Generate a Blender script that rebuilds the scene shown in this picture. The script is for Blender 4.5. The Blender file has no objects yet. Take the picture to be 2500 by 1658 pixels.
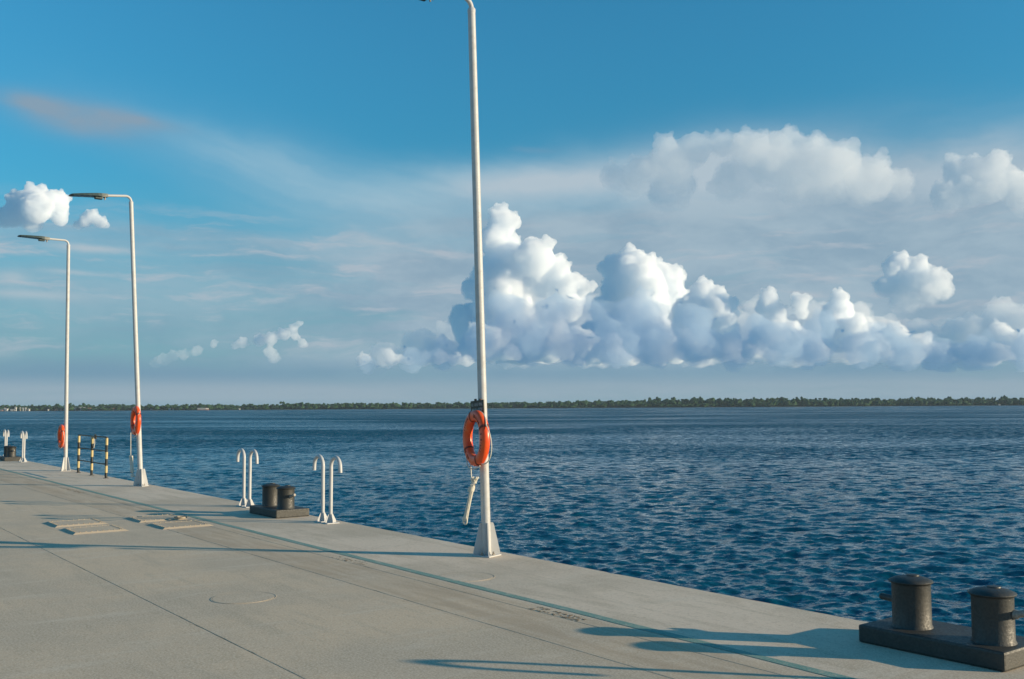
import bpy, bmesh, math, random
import numpy as np
from mathutils import Vector, Matrix, noise as mnoise

random.seed(7)
rng = np.random.default_rng(11)
sc = bpy.context.scene
col = sc.collection
PI = math.pi
R = math.radians

# ------------------------------------------------------------------ camera, sky, sun, exposure
PITCH, ROLL = math.atan((991.5 - 829) / 2431.0), R(0.33)
fwd = Vector((0, math.cos(PITCH), math.sin(PITCH)))
up0 = Vector((0, -math.sin(PITCH), math.cos(PITCH)))
rt0 = Vector((1, 0, 0))
rt = rt0 * math.cos(ROLL) - up0 * math.sin(ROLL)
up = up0 * math.cos(ROLL) + rt0 * math.sin(ROLL)
cam_data = bpy.data.cameras.new("camera")
cam_data.sensor_width = 36.0
cam_data.lens = 35.0
cam_data.clip_start = 0.05
cam_data.clip_end = 400000.0
cam = bpy.data.objects.new("camera", cam_data)
col.objects.link(cam)
m3 = Matrix((rt, up, -fwd)).transposed()
cam.matrix_world = Matrix.Translation((0, 0, 1.9)) @ m3.to_4x4()
sc.camera = cam

SUN_EL, SUN_AZ = R(11.5), R(102.0)          # azimuth clockwise from +Y
sun_dir = Vector((math.sin(SUN_AZ) * math.cos(SUN_EL), math.cos(SUN_AZ) * math.cos(SUN_EL), math.sin(SUN_EL)))
sun_data = bpy.data.lights.new("sun", 'SUN')
sun_data.energy = 5.0
sun_data.angle = R(0.5)
sun_data.color = (1.0, 0.81, 0.55)
sun = bpy.data.objects.new("sun", sun_data)
sun.rotation_euler = sun_dir.to_track_quat('Z', 'Y').to_euler()
col.objects.link(sun)

sc.view_settings.view_transform = 'Standard'
sc.view_settings.look = 'None'
sc.view_settings.gamma = 1.0
sc.view_settings.exposure = 0.3
sc.view_settings.use_curve_mapping = False
sc.cycles.use_denoising = True
sc.cycles.max_bounces = 44
sc.cycles.volume_bounces = 40
sc.cycles.transparent_max_bounces = 12


class NT:
    """small helper to wire node trees"""
    def __init__(self, tree):
        self.t = tree
        self.n = tree.nodes
        self.l = tree.links

    def node(self, kind, **kw):
        nd = self.n.new(kind)
        for k, v in kw.items():
            setattr(nd, k, v)
        return nd

    def link(self, a, b):
        self.l.new(a, b)

    def _set(self, sock, v):
        if isinstance(v, bpy.types.NodeSocket):
            self.l.new(v, sock)
        elif v is not None:
            sock.default_value = v

    def math(self, op, a, b=None, c=None, clamp=False):
        nd = self.n.new('ShaderNodeMath')
        nd.operation = op
        nd.use_clamp = clamp
        self._set(nd.inputs[0], a)
        if b is not None:
            self._set(nd.inputs[1], b)
        if c is not None:
            self._set(nd.inputs[2], c)
        return nd.outputs[0]

    def vmath(self, op, a, b=None, scale=None):
        nd = self.n.new('ShaderNodeVectorMath')
        nd.operation = op
        self._set(nd.inputs[0], a)
        if b is not None:
            self._set(nd.inputs[1], b)
        if scale is not None:
            self._set(nd.inputs['Scale'], scale)
        return nd.outputs['Value'] if op in ('DOT_PRODUCT', 'LENGTH', 'DISTANCE') else nd.outputs['Vector']

    def noise(self, vec, scale, detail=4.0, rough=0.5, dist=0.0, dims='3D', out='Fac'):
        nd = self.n.new('ShaderNodeTexNoise')
        nd.noise_dimensions = dims
        self._set(nd.inputs['Vector'], vec)
        nd.inputs['Scale'].default_value = scale
        nd.inputs['Detail'].default_value = detail
        nd.inputs['Roughness'].default_value = rough
        nd.inputs['Distortion'].default_value = dist
        return nd.outputs[out]

    def ramp(self, x, lo, hi, a=0.0, b=1.0, smooth=True):
        nd = self.n.new('ShaderNodeMapRange')
        nd.interpolation_type = 'SMOOTHSTEP' if smooth else 'LINEAR'
        nd.clamp = True
        self._set(nd.inputs['Value'], x)
        nd.inputs['From Min'].default_value = lo
        nd.inputs['From Max'].default_value = hi
        nd.inputs['To Min'].default_value = a
        nd.inputs['To Max'].default_value = b
        return nd.outputs['Result']

    def mix(self, fac, a, b, blend='MIX'):
        nd = self.n.new('ShaderNodeMix')
        nd.data_type = 'RGBA'
        nd.blend_type = blend
        nd.clamp_factor = True
        if isinstance(fac, bpy.types.NodeSocket):
            fac = self.math('ADD', fac, 0.0, clamp=True)
        self._set(nd.inputs['Factor'], fac)
        for s, v in ((nd.inputs[6], a), (nd.inputs[7], b)):
            if isinstance(v, (tuple, list)):
                v = (*v, 1.0) if len(v) == 3 else v
            self._set(s, v)
        return nd.outputs[2]

    def combine(self, x, y, z):
        nd = self.n.new('ShaderNodeCombineXYZ')
        for i, v in enumerate((x, y, z)):
            self._set(nd.inputs[i], v)
        return nd.outputs[0]

    def separate(self, v):
        nd = self.n.new('ShaderNodeSeparateXYZ')
        self.l.new(v, nd.inputs[0])
        return nd.outputs


world = bpy.data.worlds.new("World")
sc.world = world
world.use_nodes = True
wt = NT(world.node_tree)
wt.n.clear()
sky = wt.node('ShaderNodeTexSky', sky_type='NISHITA', sun_disc=False)
sky.sun_elevation = SUN_EL
sky.sun_rotation = SUN_AZ
sky.altitude = 0.0
sky.air_density = 1.0
sky.dust_density = 0.15
sky.ozone_density = 3.0
bg = wt.node('ShaderNodeBackground')
bg.inputs['Strength'].default_value = 0.097
wout = wt.node('ShaderNodeOutputWorld')
wt.link(bg.outputs[0], wout.inputs['Surface'])
# clear-air colour of the Nishita sky, a little more cyan (film stock), with veils of high cloud and horizon haze
tc = wt.node('ShaderNodeTexCoord').outputs['Generated']
dx_, dy_, dz_ = wt.separate(wt.vmath('NORMALIZE', tc))
az = wt.math('ARCTAN2', dx_, dy_)
el = wt.math('ARCSINE', dz_)
q0 = wt.combine(az, el, 0.0)
wn = wt.vmath('SUBTRACT', wt.noise(wt.vmath('MULTIPLY', q0, (5.0, 11.0, 1.0)), 1.0, 5, 0.6, out='Color'), (0.5, 0.5, 0.5))
q = wt.vmath('ADD', q0, wt.vmath('MULTIPLY', wn, (0.10, 0.045, 0.0)))
q1 = wt.vmath('ADD', q0, wt.vmath('MULTIPLY', wn, (0.028, 0.016, 0.0)))
clear = wt.mix(1.0, sky.outputs[0], (0.44, 1.38, 1.46), 'MULTIPLY')
clear = wt.vmath('SCALE', clear, scale=wt.ramp(el, 0.12, 0.42, 0.78, 1.0))
streak = wt.noise(wt.vmath('MULTIPLY', q, (3.2, 26.0, 1.0)), 1.0, 7, 0.62)
streak2 = wt.noise(wt.vmath('MULTIPLY', q, (9.0, 60.0, 1.0)), 1.0, 6, 0.6)
soft = wt.noise(wt.vmath('MULTIPLY', q, (7.0, 16.0, 3.0)), 1.0, 7, 0.6)
# fibres of the high veil, running down to the right
ca_, sa_ = math.cos(R(-17)), math.sin(R(-17))
fib = wt.noise(wt.vmath('MULTIPLY', wt.combine(wt.vmath('DOT_PRODUCT', q, (ca_, sa_, 0)), wt.vmath('DOT_PRODUCT', q, (-sa_, ca_, 0)), 0.0), (4.0, 34.0, 1.0)), 1.0, 6, 0.6)


def patch(px, py, rx, ry, rot=0.0, src=q):
    a0, e0 = (px - 1250) / 2431.0, (991.5 - (px - 1250) * 0.00576 - py) / 2431.0
    d = wt.vmath('SUBTRACT', src, (math.atan(a0), math.atan(e0), 0))
    c_, s_ = math.cos(R(rot)), math.sin(R(rot))
    X_ = wt.math('DIVIDE', wt.vmath('DOT_PRODUCT', d, (c_, s_, 0)), rx / 2431.0)
    Y_ = wt.math('DIVIDE', wt.vmath('DOT_PRODUCT', d, (-s_, c_, 0)), ry / 2431.0)
    r2 = wt.math('ADD', wt.math('MULTIPLY', X_, X_), wt.math('MULTIPLY', Y_, Y_))
    return wt.math('EXPONENT', wt.math('MULTIPLY', r2, -0.9))


def acc(lst):
    out = None
    for st_, f in lst:
        t_ = wt.math('MULTIPLY', f, st_)
        out = t_ if out is None else wt.math('ADD', out, t_)
    return out


veil = acc([(0.62, patch(800, 455, 390, 75, -13)), (0.22, patch(560, 380, 260, 40, -17)), (0.75, patch(1330, 440, 330, 62, 5)), (0.5, patch(1180, 540, 420, 80, 0))])
veil = wt.math('MULTIPLY', veil, wt.ramp(fib, 0.28, 0.72, 0.70, 1.15))
grey = acc([(1.5, patch(1850, 560, 700, 120, 2)), (1.2, patch(2350, 620, 380, 170, 0)), (0.75, patch(120, 600, 330, 48, 0)), (0.55, patch(520, 600, 260, 26, 0)), (0.5, patch(1050, 640, 330, 75, 0)),
            (0.55, patch(700, 700, 420, 60, 0)), (0.45, patch(60, 740, 300, 60, 0)), (1.5, patch(1900, 800, 900, 140, 0)), (0.5, patch(600, 850, 700, 70, 0)), (0.9, patch(1250, 740, 300, 150, 0))])
grey = wt.math('MULTIPLY', grey, wt.ramp(streak, 0.30, 0.66, 0.50, 1.12))
pink = wt.math('MULTIPLY', acc([(1.7, patch(195, 335, 120, 34, -3, q1)), (1.1, patch(50, 310, 70, 20, -5, q1)), (1.0, patch(330, 325, 80, 14, -8, q1)), (0.3, patch(1330, 350, 60, 9, 0)), (0.25, patch(1270, 348, 30, 7, 0))]), wt.ramp(soft, 0.30, 0.62, 0.55, 1.1))
# the same kinds of veil all round the sky outside this view
away = wt.ramp(wt.math('ABSOLUTE', az), 0.60, 0.85)
band = wt.math('MULTIPLY', wt.ramp(el, 0.04, 0.12), wt.ramp(el, 0.24, 0.42, 1.0, 0.0))
rest = wt.math('MULTIPLY', wt.math('MULTIPLY', away, band), wt.ramp(streak, 0.35, 0.65, 0.2, 0.85))
haze_lo = wt.math('MULTIPLY', wt.ramp(el, 0.0, 0.235, 1.0, 0.0), wt.ramp(streak, 0.25, 0.7, 0.86, 1.06))
col0 = wt.mix(haze_lo, clear, (1.50, 2.65, 3.55))
col0 = wt.mix(wt.math('MULTIPLY', veil, 0.72), col0, (3.1, 4.55, 5.4))
gcol = wt.mix(wt.ramp(soft, 0.35, 0.65), (2.15, 3.2, 4.1), (2.95, 3.95, 4.7))
col0 = wt.mix(wt.math('MULTIPLY', wt.math('ADD', grey, rest), 0.85), col0, gcol)
col0 = wt.mix(wt.math('MULTIPLY', pink, 0.75), col0, (1.95, 2.9, 3.8))
shelf = wt.math('MULTIPLY', acc([(1.0, patch(1420, 430, 200, 34, 6, q1)), (0.8, patch(1250, 450, 160, 28, 4, q1)), (1.1, patch(1680, 430, 190, 62, 8, q1)), (1.1, patch(1950, 425, 220, 70, -4, q1)), (1.0, patch(2150, 460, 130, 40, -12, q1)), (0.9, patch(2440, 450, 120, 60, 0, q1))]), wt.ramp(soft, 0.30, 0.62, 0.6, 1.1))
col0 = wt.mix(wt.math('MULTIPLY', shelf, 0.85, clamp=True), col0, (3.6, 4.45, 5.1))
bits = wt.math('MULTIPLY', acc([(1.0, patch(225, 640, 75, 8, -1, q1)), (0.6, patch(170, 695, 60, 5, 0, q1)), (0.8, patch(15, 715, 40, 14, 0, q1)), (0.7, patch(60, 750, 120, 9, 0, q1)), (0.5, patch(900, 590, 55, 14, -6, q1)), (0.5, patch(1080, 700, 70, 20, 0, q1))]), wt.ramp(soft, 0.30, 0.55, 0.4, 1.1))
col0 = wt.mix(wt.math('MULTIPLY', bits, 0.8, clamp=True), col0, (3.7, 4.4, 4.9))
# thin bright streaks low down, and the dusky band lying over the horizon
lowmask = wt.math('MULTIPLY', wt.ramp(el, 0.03, 0.07), wt.ramp(el, 0.15, 0.21, 1.0, 0.0))
col0 = wt.mix(wt.math('MULTIPLY', lowmask, wt.ramp(streak2, 0.50, 0.70, 0, 0.75)), col0, (3.7, 4.2, 4.75))
dusk = wt.math('MULTIPLY', wt.ramp(el, 0.012, 0.026), wt.ramp(el, 0.034, 0.054, 1.0, 0.0))
col0 = wt.mix(wt.math('MULTIPLY', dusk, wt.ramp(streak, 0.3, 0.6, 0.25, 0.65)), col0, (1.40, 2.60, 3.60))
glow = wt.math('MULTIPLY', wt.ramp(el, 0.0, 0.010), wt.ramp(el, 0.016, 0.034, 1.0, 0.0))
col0 = wt.mix(wt.math('MULTIPLY', glow, wt.ramp(streak, 0.25, 0.6, 0.45, 0.9)), col0, (2.6, 3.45, 4.1))
wt.link(col0, bg.inputs['Color'])

# ------------------------------------------------------------------ materials
def material(name):
    m = bpy.data.materials.new(name)
    m.use_nodes = True
    nt = NT(m.node_tree)
    bsdf = nt.n['Principled BSDF']
    return m, nt, bsdf


def obj_coord(nt):
    return nt.node('ShaderNodeTexCoord').outputs['Object']


def world_pos(nt):
    return nt.node('ShaderNodeNewGeometry').outputs['Position']


def worn_paint(name, base, dirt, rough=0.45, scale=6.0, amount=0.35, bump=0.15, spec=0.5, rust=None):
    m, nt, b = material(name)
    p = world_pos(nt)
    n1 = nt.noise(p, scale, 6, 0.6)
    n2 = nt.noise(p, scale * 7, 4, 0.6)
    f = nt.ramp(n1, 0.42, 0.75, 0.0, amount)
    c = nt.mix(f, base, dirt)
    c = nt.mix(nt.ramp(n2, 0.55, 0.8, 0, amount * 0.6), c, tuple(x * 0.7 for x in dirt))
    if rust:
        n3 = nt.noise(p, scale * 2.3, 8, 0.7)
        c = nt.mix(nt.ramp(n3, 0.63, 0.72), c, rust)
    nt.link(c, b.inputs['Base Color'])
    r = nt.ramp(n2, 0.3, 0.7, rough - 0.08, rough + 0.15)
    nt.link(r, b.inputs['Roughness'])
    b.inputs['Specular IOR Level'].default_value = spec
    bp = nt.node('ShaderNodeBump')
    bp.inputs['Strength'].default_value = bump
    bp.inputs['Distance'].default_value = 0.01
    nt.link(n2, bp.inputs['Height'])
    nt.link(bp.outputs[0], b.inputs['Normal'])
    return m


UX, UY = -0.6, 0.8      # along the quay
OX, OY = 0.8, 0.6       # across the quay, towards the water


def concrete_material():
    m, nt, b = material("quay_concrete")
    p = world_pos(nt)
    w = nt.vmath('DOT_PRODUCT', p, (OX, OY, 0))
    s = nt.vmath('DOT_PRODUCT', p, (UX, UY, 0))
    q = nt.combine(s, w, 0.0)
    n_big = nt.noise(q, 0.35, 5, 0.6)
    n_mid = nt.noise(q, 2.2, 6, 0.65)
    st = nt.vmath('MULTIPLY', q, (0.35, 2.6, 1.0))
    n_str = nt.noise(st, 1.6, 6, 0.65, 0.4)                 # broom and tyre streaks along the quay
    st2 = nt.vmath('MULTIPLY', q, (2.8, 0.5, 1.0))
    n_str2 = nt.noise(st2, 1.3, 6, 0.65, 0.5)
    n_fine = nt.noise(q, 55.0, 3, 0.7)
    n_grit = nt.noise(q, 210.0, 2, 0.7)
    n_peb = nt.noise(nt.vmath('MULTIPLY', q, (1.0, 1.0, 1.0)), 19.0, 4, 0.75)
    inner = (0.68, 0.505, 0.33)
    outer = (0.79, 0.63, 0.475)
    edge_n = nt.math('ADD', w, nt.math('MULTIPLY', nt.math('SUBTRACT', n_mid, 0.5), 0.25))
    zone = nt.ramp(edge_n, 5.85, 6.12)
    c = nt.mix(zone, inner, outer)
    c = nt.mix(nt.ramp(n_big, 0.40, 0.62, 0, 0.80), c, (0.49, 0.395, 0.285))
    c = nt.mix(nt.ramp(n_str, 0.48, 0.70, 0, 0.70), c, (0.46, 0.365, 0.25))
    c = nt.mix(nt.ramp(n_str2, 0.50, 0.72, 0, 0.55), c, (0.70, 0.60, 0.47))
    c = nt.mix(nt.ramp(n_mid, 0.53, 0.70, 0, 0.50), c, (0.50, 0.39, 0.26))
    c = nt.mix(nt.ramp(n_fine, 0.38, 0.66, 0.0, 0.60), c, (0.86, 0.75, 0.59))
    c = nt.mix(nt.ramp(n_peb, 0.50, 0.72, 0.0, 0.55), c, (0.42, 0.33, 0.225))
    c = nt.mix(nt.ramp(n_grit, 0.44, 0.75, 0.0, 0.55), c, (0.27, 0.22, 0.16))
    band = nt.math('MULTIPLY', nt.ramp(edge_n, 4.95, 5.25), nt.ramp(edge_n, 5.90, 6.02, 1.0, 0.0))
    c = nt.mix(nt.math('MULTIPLY', band, nt.ramp(n_str, 0.38, 0.62, 0.05, 0.55)), c, (0.47, 0.35, 0.235))
    # black scuffs, small and elongated
    sc_v = nt.vmath('MULTIPLY', q, (0.7, 3.2, 1.0))
    scuff = nt.noise(sc_v, 3.1, 8, 0.72, 1.2)
    c = nt.mix(nt.ramp(scuff, 0.665, 0.72, 0, 0.55), c, (0.22, 0.18, 0.125))
    nt.link(c, b.inputs['Base Color'])
    b.inputs['Roughness'].default_value = 0.92
    b.inputs['Specular IOR Level'].default_value = 0.25
    h = nt.math('ADD', nt.math('MULTIPLY', n_fine, 0.5), nt.math('ADD', nt.math('MULTIPLY', n_mid, 1.2), nt.math('MULTIPLY', n_str2, 0.8)))
    bp = nt.node('ShaderNodeBump')
    bp.inputs['Strength'].default_value = 0.35
    bp.inputs['Distance'].default_value = 0.004
    nt.link(h, bp.inputs['Height'])
    nt.link(bp.outputs[0], b.inputs['Normal'])
    return m


def line_paint_material():
    m, nt, b = material("worn_green_line_paint")
    p = world_pos(nt)
    n1 = nt.noise(p, 7.0, 8, 0.7)
    n2 = nt.noise(p, 60.0, 3, 0.7)
    n3 = nt.noise(p, 0.8, 3, 0.6)
    c = nt.mix(nt.ramp(n1, 0.35, 0.7), (0.09, 0.27, 0.23), (0.17, 0.33, 0.28))
    c = nt.mix(nt.ramp(n3, 0.4, 0.7, 0, 0.5), c, (0.12, 0.30, 0.29))
    wear = nt.math('ADD', nt.ramp(n2, 0.46, 0.68, 0.05, 0.60), nt.ramp(n1, 0.54, 0.70, 0, 0.5))
    c = nt.mix(wear, c, (0.58, 0.48, 0.35))
    nt.link(c, b.inputs['Base Color'])
    b.inputs['Roughness'].default_value = 0.85
    return m


def plain(name, colr, rough=0.6, scale=8.0, var=0.25, metal=0.0):
    m, nt, b = material(name)
    n1 = nt.noise(world_pos(nt), scale, 5, 0.6)
    c = nt.mix(nt.ramp(n1, 0.3, 0.7, 0, 1), tuple(x * (1 - var) for x in colr), tuple(min(1, x * (1 + var)) for x in colr))
    nt.link(c, b.inputs['Base Color'])
    b.inputs['Roughness'].default_value = rough
    b.inputs['Metallic'].default_value = metal
    return m


def ring_material():
    m, nt, b = material("faded_orange_plastic")
    p = obj_coord(nt)
    n1 = nt.noise(p, 7.0, 7, 0.65)
    n2 = nt.noise(p, 42.0, 4, 0.7)
    c = nt.mix(nt.ramp(n1, 0.35, 0.7), (0.80, 0.080, 0.013), (0.82, 0.115, 0.022))
    c = nt.mix(nt.ramp(n2, 0.57, 0.75, 0, 0.45), c, (0.40, 0.08, 0.035))
    c = nt.mix(nt.ramp(n1, 0.60, 0.72, 0, 0.4), c, (0.70, 0.26, 0.12))
    nt.link(c, b.inputs['Base Color'])
    b.inputs['Roughness'].default_value = 0.32
    return m


def striped_material():
    """yellow and black bands painted along the post, by height"""
    m, nt, b = material("yellow_black_banded_paint")
    p = obj_coord(nt)
    x, y, z = nt.separate(p)
    n1 = nt.noise(p, 22.0, 5, 0.6)
    zz = nt.math('ADD', z, nt.math('MULTIPLY', nt.math('SUBTRACT', n1, 0.5), 0.02))
    f = nt.math('FRACT', nt.math('ADD', nt.math('DIVIDE', zz, 0.375), 0.10))
    band = nt.math('LESS_THAN', f, 0.5)
    c = nt.mix(band, (0.54, 0.42, 0.19), (0.022, 0.024, 0.02))
    c = nt.mix(nt.ramp(n1, 0.60, 0.75, 0, 0.6), c, (0.16, 0.11, 0.06))
    nt.link(c, b.inputs['Base Color'])
    b.inputs['Roughness'].default_value = 0.5
    return m


def striped_rail_material():
    m, nt, b = material("faded_banded_rail_paint")
    p = obj_coord(nt)
    x, y, z = nt.separate(p)
    n1 = nt.noise(p, 14.0, 6, 0.65)
    f = nt.math('FRACT', nt.math('DIVIDE', y, 0.30))
    band = nt.math('LESS_THAN', f, 0.5)
    c = nt.mix(band, (0.15, 0.11, 0.05), (0.06, 0.055, 0.04))
    c = nt.mix(nt.ramp(n1, 0.45, 0.7, 0, 0.7), c, (0.16, 0.085, 0.045))
    nt.link(c, b.inputs['Base Color'])
    b.inputs['Roughness'].default_value = 0.75
    return m


M = {}
M['concrete'] = concrete_material()
M['joint'] = plain("joint_filler", (0.17, 0.145, 0.105), 0.95, 20)
M['line'] = line_paint_material()
M['white'] = worn_paint("weathered_white_paint", (0.51, 0.515, 0.515), (0.40, 0.385, 0.345), 0.42, 5.0, 0.35, 0.08, rust=None)
M['white_rusty'] = worn_paint("white_paint_with_rust_specks", (0.50, 0.505, 0.50), (0.36, 0.34, 0.30), 0.45, 9.0, 0.5, 0.1, rust=(0.26, 0.13, 0.06))
M['lamp'] = plain("dark_green_grey_lamp_casing", (0.035, 0.06, 0.06), 0.45, 20)
M['lens'] = plain("lamp_glass", (0.18, 0.20, 0.20), 0.15, 20)
M['bollard'] = worn_paint("worn_black_bollard_paint", (0.019, 0.021, 0.018), (0.040, 0.041, 0.034), 0.55, 7.0, 0.6, 0.30, spec=0.75, rust=(0.046, 0.040, 0.028))
M['steel'] = plain("rubbed_steel_pin", (0.30, 0.27, 0.23), 0.4, 30, 0.4)
M['orange'] = ring_material()
M['strap'] = plain("dark_red_strap", (0.16, 0.03, 0.015), 0.7, 30)
M['ink'] = plain("worn_dark_lettering", (0.06, 0.02, 0.018), 0.7, 40, 0.5)
M['rope'] = worn_paint("cream_rope", (0.70, 0.66, 0.56), (0.45, 0.40, 0.31), 0.9, 40, 0.6, 0.4)
M['striped'] = striped_material()
M['striped_rail'] = striped_rail_material()
M['sign'] = plain("dark_sign_board", (0.045, 0.042, 0.03), 0.5, 20)
M['sign_text'] = plain("pale_sign_lettering", (0.42, 0.42, 0.40), 0.7, 60, 0.3)
M['bracket'] = plain("rust_brown_bracket", (0.09, 0.035, 0.018), 0.7, 30, 0.4)
M['plate'] = worn_paint("concrete_coloured_steel", (0.50, 0.41, 0.30), (0.38, 0.30, 0.21), 0.85, 5.0, 0.6, 0.25)
M['bolt'] = plain("weathered_bolt_heads", (0.36, 0.30, 0.22), 0.7, 40, 0.4)
M['dirt'] = plain("dark_crumbled_mortar", (0.22, 0.17, 0.115), 0.95, 30, 0.4)

# ------------------------------------------------------------------ mesh helpers
class MB:
    def __init__(self):
        self.v, self.f, self.sm = [], [], []

    def add(self, verts, faces, smooth=False):
        o = len(self.v)
        self.v += [tuple(v) for v in verts]
        self.f += [tuple(i + o for i in f) for f in faces]
        self.sm += [smooth] * len(faces)
        return self

    def box(self, c, size, ax=None, bev=0.0):
        """chamfered box: centre, full sizes, optional axis matrix"""
        bm = bmesh.new()
        bmesh.ops.create_cube(bm, size=1.0)
        for v in bm.verts:
            v.co = Vector((v.co.x * size[0], v.co.y * size[1], v.co.z * size[2]))
        if bev > 0:
            bmesh.ops.bevel(bm, geom=bm.edges[:], offset=bev, segments=2, profile=0.6, affect='EDGES')
        mat = Matrix.Translation(c) @ (ax.to_4x4() if ax else Matrix.Identity(4))
        bm.transform(mat)
        bm.verts.index_update()
        self.add([v.co[:] for v in bm.verts], [[v.index for v in f.verts] for f in bm.faces])
        bm.free()
        return self

    def tube(self, pts, rad, seg=12, cap=True, smooth=True):
        pts = [Vector(p) for p in pts]
        n = len(pts)
        rads = rad if isinstance(rad, (list, tuple)) else [rad] * n
        tang = []
        for i in range(n):
            a = pts[max(i - 1, 0)]
            b = pts[min(i + 1, n - 1)]
            tang.append((b - a).normalized())
        t0 = tang[0]
        ref = Vector((0, 0, 1)) if abs(t0.z) < 0.9 else Vector((1, 0, 0))
        nx = t0.cross(ref).normalized()
        verts, faces = [], []
        for i in range(n):
            t = tang[i]
            nx = (nx - t * nx.dot(t)).normalized()
            ny = t.cross(nx)
            for k in range(seg):
                a = 2 * PI * k / seg
                verts.append(pts[i] + (nx * math.cos(a) + ny * math.sin(a)) * rads[i])
        for i in range(n - 1):
            for k in range(seg):
                k2 = (k + 1) % seg
                faces.append((i * seg + k, i * seg + k2, (i + 1) * seg + k2, (i + 1) * seg + k))
        self.add(verts, faces, smooth)
        if cap:
            self.add(verts[:seg], [tuple(range(seg))[::-1]])
            self.add(verts[-seg:], [tuple(range(seg))])
        return self

    def lathe(self, prof, seg=32, centre=(0, 0, 0), smooth=True):
        """profile of (radius, z) revolved about z"""
        cx, cy, cz = centre
        verts, faces = [], []
        for r, z in prof:
            for k in range(seg):
                a = 2 * PI * k / seg
                verts.append((cx + r * math.cos(a), cy + r * math.sin(a), cz + z))
        for i in range(len(prof) - 1):
            for k in range(seg):
                k2 = (k + 1) % seg
                faces.append((i * seg + k, i * seg + k2, (i + 1) * seg + k2, (i + 1) * seg + k))
        self.add(verts, faces, smooth)
        self.add(verts[:seg], [tuple(range(seg))[::-1]])
        self.add(verts[-seg:], [tuple(range(seg))])
        return self

    def prism(self, poly, thick, ax):
        """polygon (a,b) in the plane of ax columns 0 and 2, thickness along ax column 1"""
        n = len(poly)
        verts = [ax @ Vector((a, -thick / 2, b, 1)) for a, b in poly] + [ax @ Vector((a, thick / 2, b, 1)) for a, b in poly]
        verts = [v[:3] for v in verts]
        faces = [tuple(range(n)), tuple(range(2 * n - 1, n - 1, -1))]
        for i in range(n):
            j = (i + 1) % n
            faces.append((i, i + n, j + n, j))
        self.add(verts, faces)
        return self

    def mesh(self, name, mat):
        me = bpy.data.meshes.new(name)
        me.from_pydata(self.v, [], self.f)
        me.materials.append(mat)
        me.polygons.foreach_set('use_smooth', self.sm)
        me.update()
        bm = bmesh.new()
        bm.from_mesh(me)
        bmesh.ops.remove_doubles(bm, verts=bm.verts[:], dist=1e-5)
        bmesh.ops.recalc_face_normals(bm, faces=bm.faces[:])
        for e in bm.edges:
            if len(e.link_faces) == 2 and e.calc_face_angle(0) > R(40):
                e.smooth = False
        bm.to_mesh(me)
        bm.free()
        return me

    def build(self, name, mat, parent=None):
        o = bpy.data.objects.new(name, self.mesh(name, mat))
        col.objects.link(o)
        if parent:
            o.parent = parent
        return o


def tag(o, label, cat, group=None):
    o['label'] = label
    o['category'] = cat
    if group:
        o['group'] = group
    return o


def structure(o):
    o['kind'] = 'structure'
    return o


def W(s, w, z=0.0):
    return Vector((UX * s + OX * w, UY * s + OY * w, z))


QROT = math.atan2(OY, OX)     # local X towards the water, local Y along the quay


def thing(name, label, cat, loc, rz=QROT, group=None):
    o = bpy.data.objects.new(name, None)
    o.empty_display_size = 0.2
    col.objects.link(o)
    o.location = loc
    o.rotation_euler = (0, 0, rz)
    return tag(o, label, cat, group)


def copy_tree(o, parent=None):
    c = o.copy()
    col.objects.link(c)
    c.parent = parent
    for ch in list(o.children):
        copy_tree(ch, c)
    return c


def np_mesh(name, verts, faces, mat, smooth=True):
    """numpy verts (n,3), faces (m,k) -> mesh"""
    me = bpy.data.meshes.new(name)
    nf, k = faces.shape
    me.vertices.add(len(verts))
    me.vertices.foreach_set('co', np.ascontiguousarray(verts, dtype=np.float32).ravel())
    me.loops.add(nf * k)
    me.loops.foreach_set('vertex_index', np.ascontiguousarray(faces, dtype=np.int32).ravel())
    me.polygons.add(nf)
    me.polygons.foreach_set('loop_start', np.arange(0, nf * k, k, dtype=np.int32))
    me.polygons.foreach_set('use_smooth', np.full(nf, smooth, dtype=bool))
    me.materials.append(mat)
    me.update(calc_edges=True)
    return me

# ------------------------------------------------------------------ the quay
WATER_Z = -2.3
EDGE = 7.8
S0, S1 = -40.0, 150.0
quay = structure(bpy.data.objects.new("quay", None))
col.objects.link(quay)

mb = MB()
for (wa, wb, za, zb) in ((-45.0, EDGE - 0.01, -5.0, -0.018),):
    pts = [W(S0, wa), W(S1, wa), W(S1, wb), W(S0, wb)]
    mb.add([(p.x, p.y, za) for p in pts] + [(p.x, p.y, zb) for p in pts],
           [(3, 2, 1, 0), (4, 5, 6, 7), (0, 1, 5, 4), (1, 2, 6, 5), (2, 3, 7, 6), (3, 0, 4, 7)])
mb.build("quay_body", M['joint'], quay)

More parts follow.
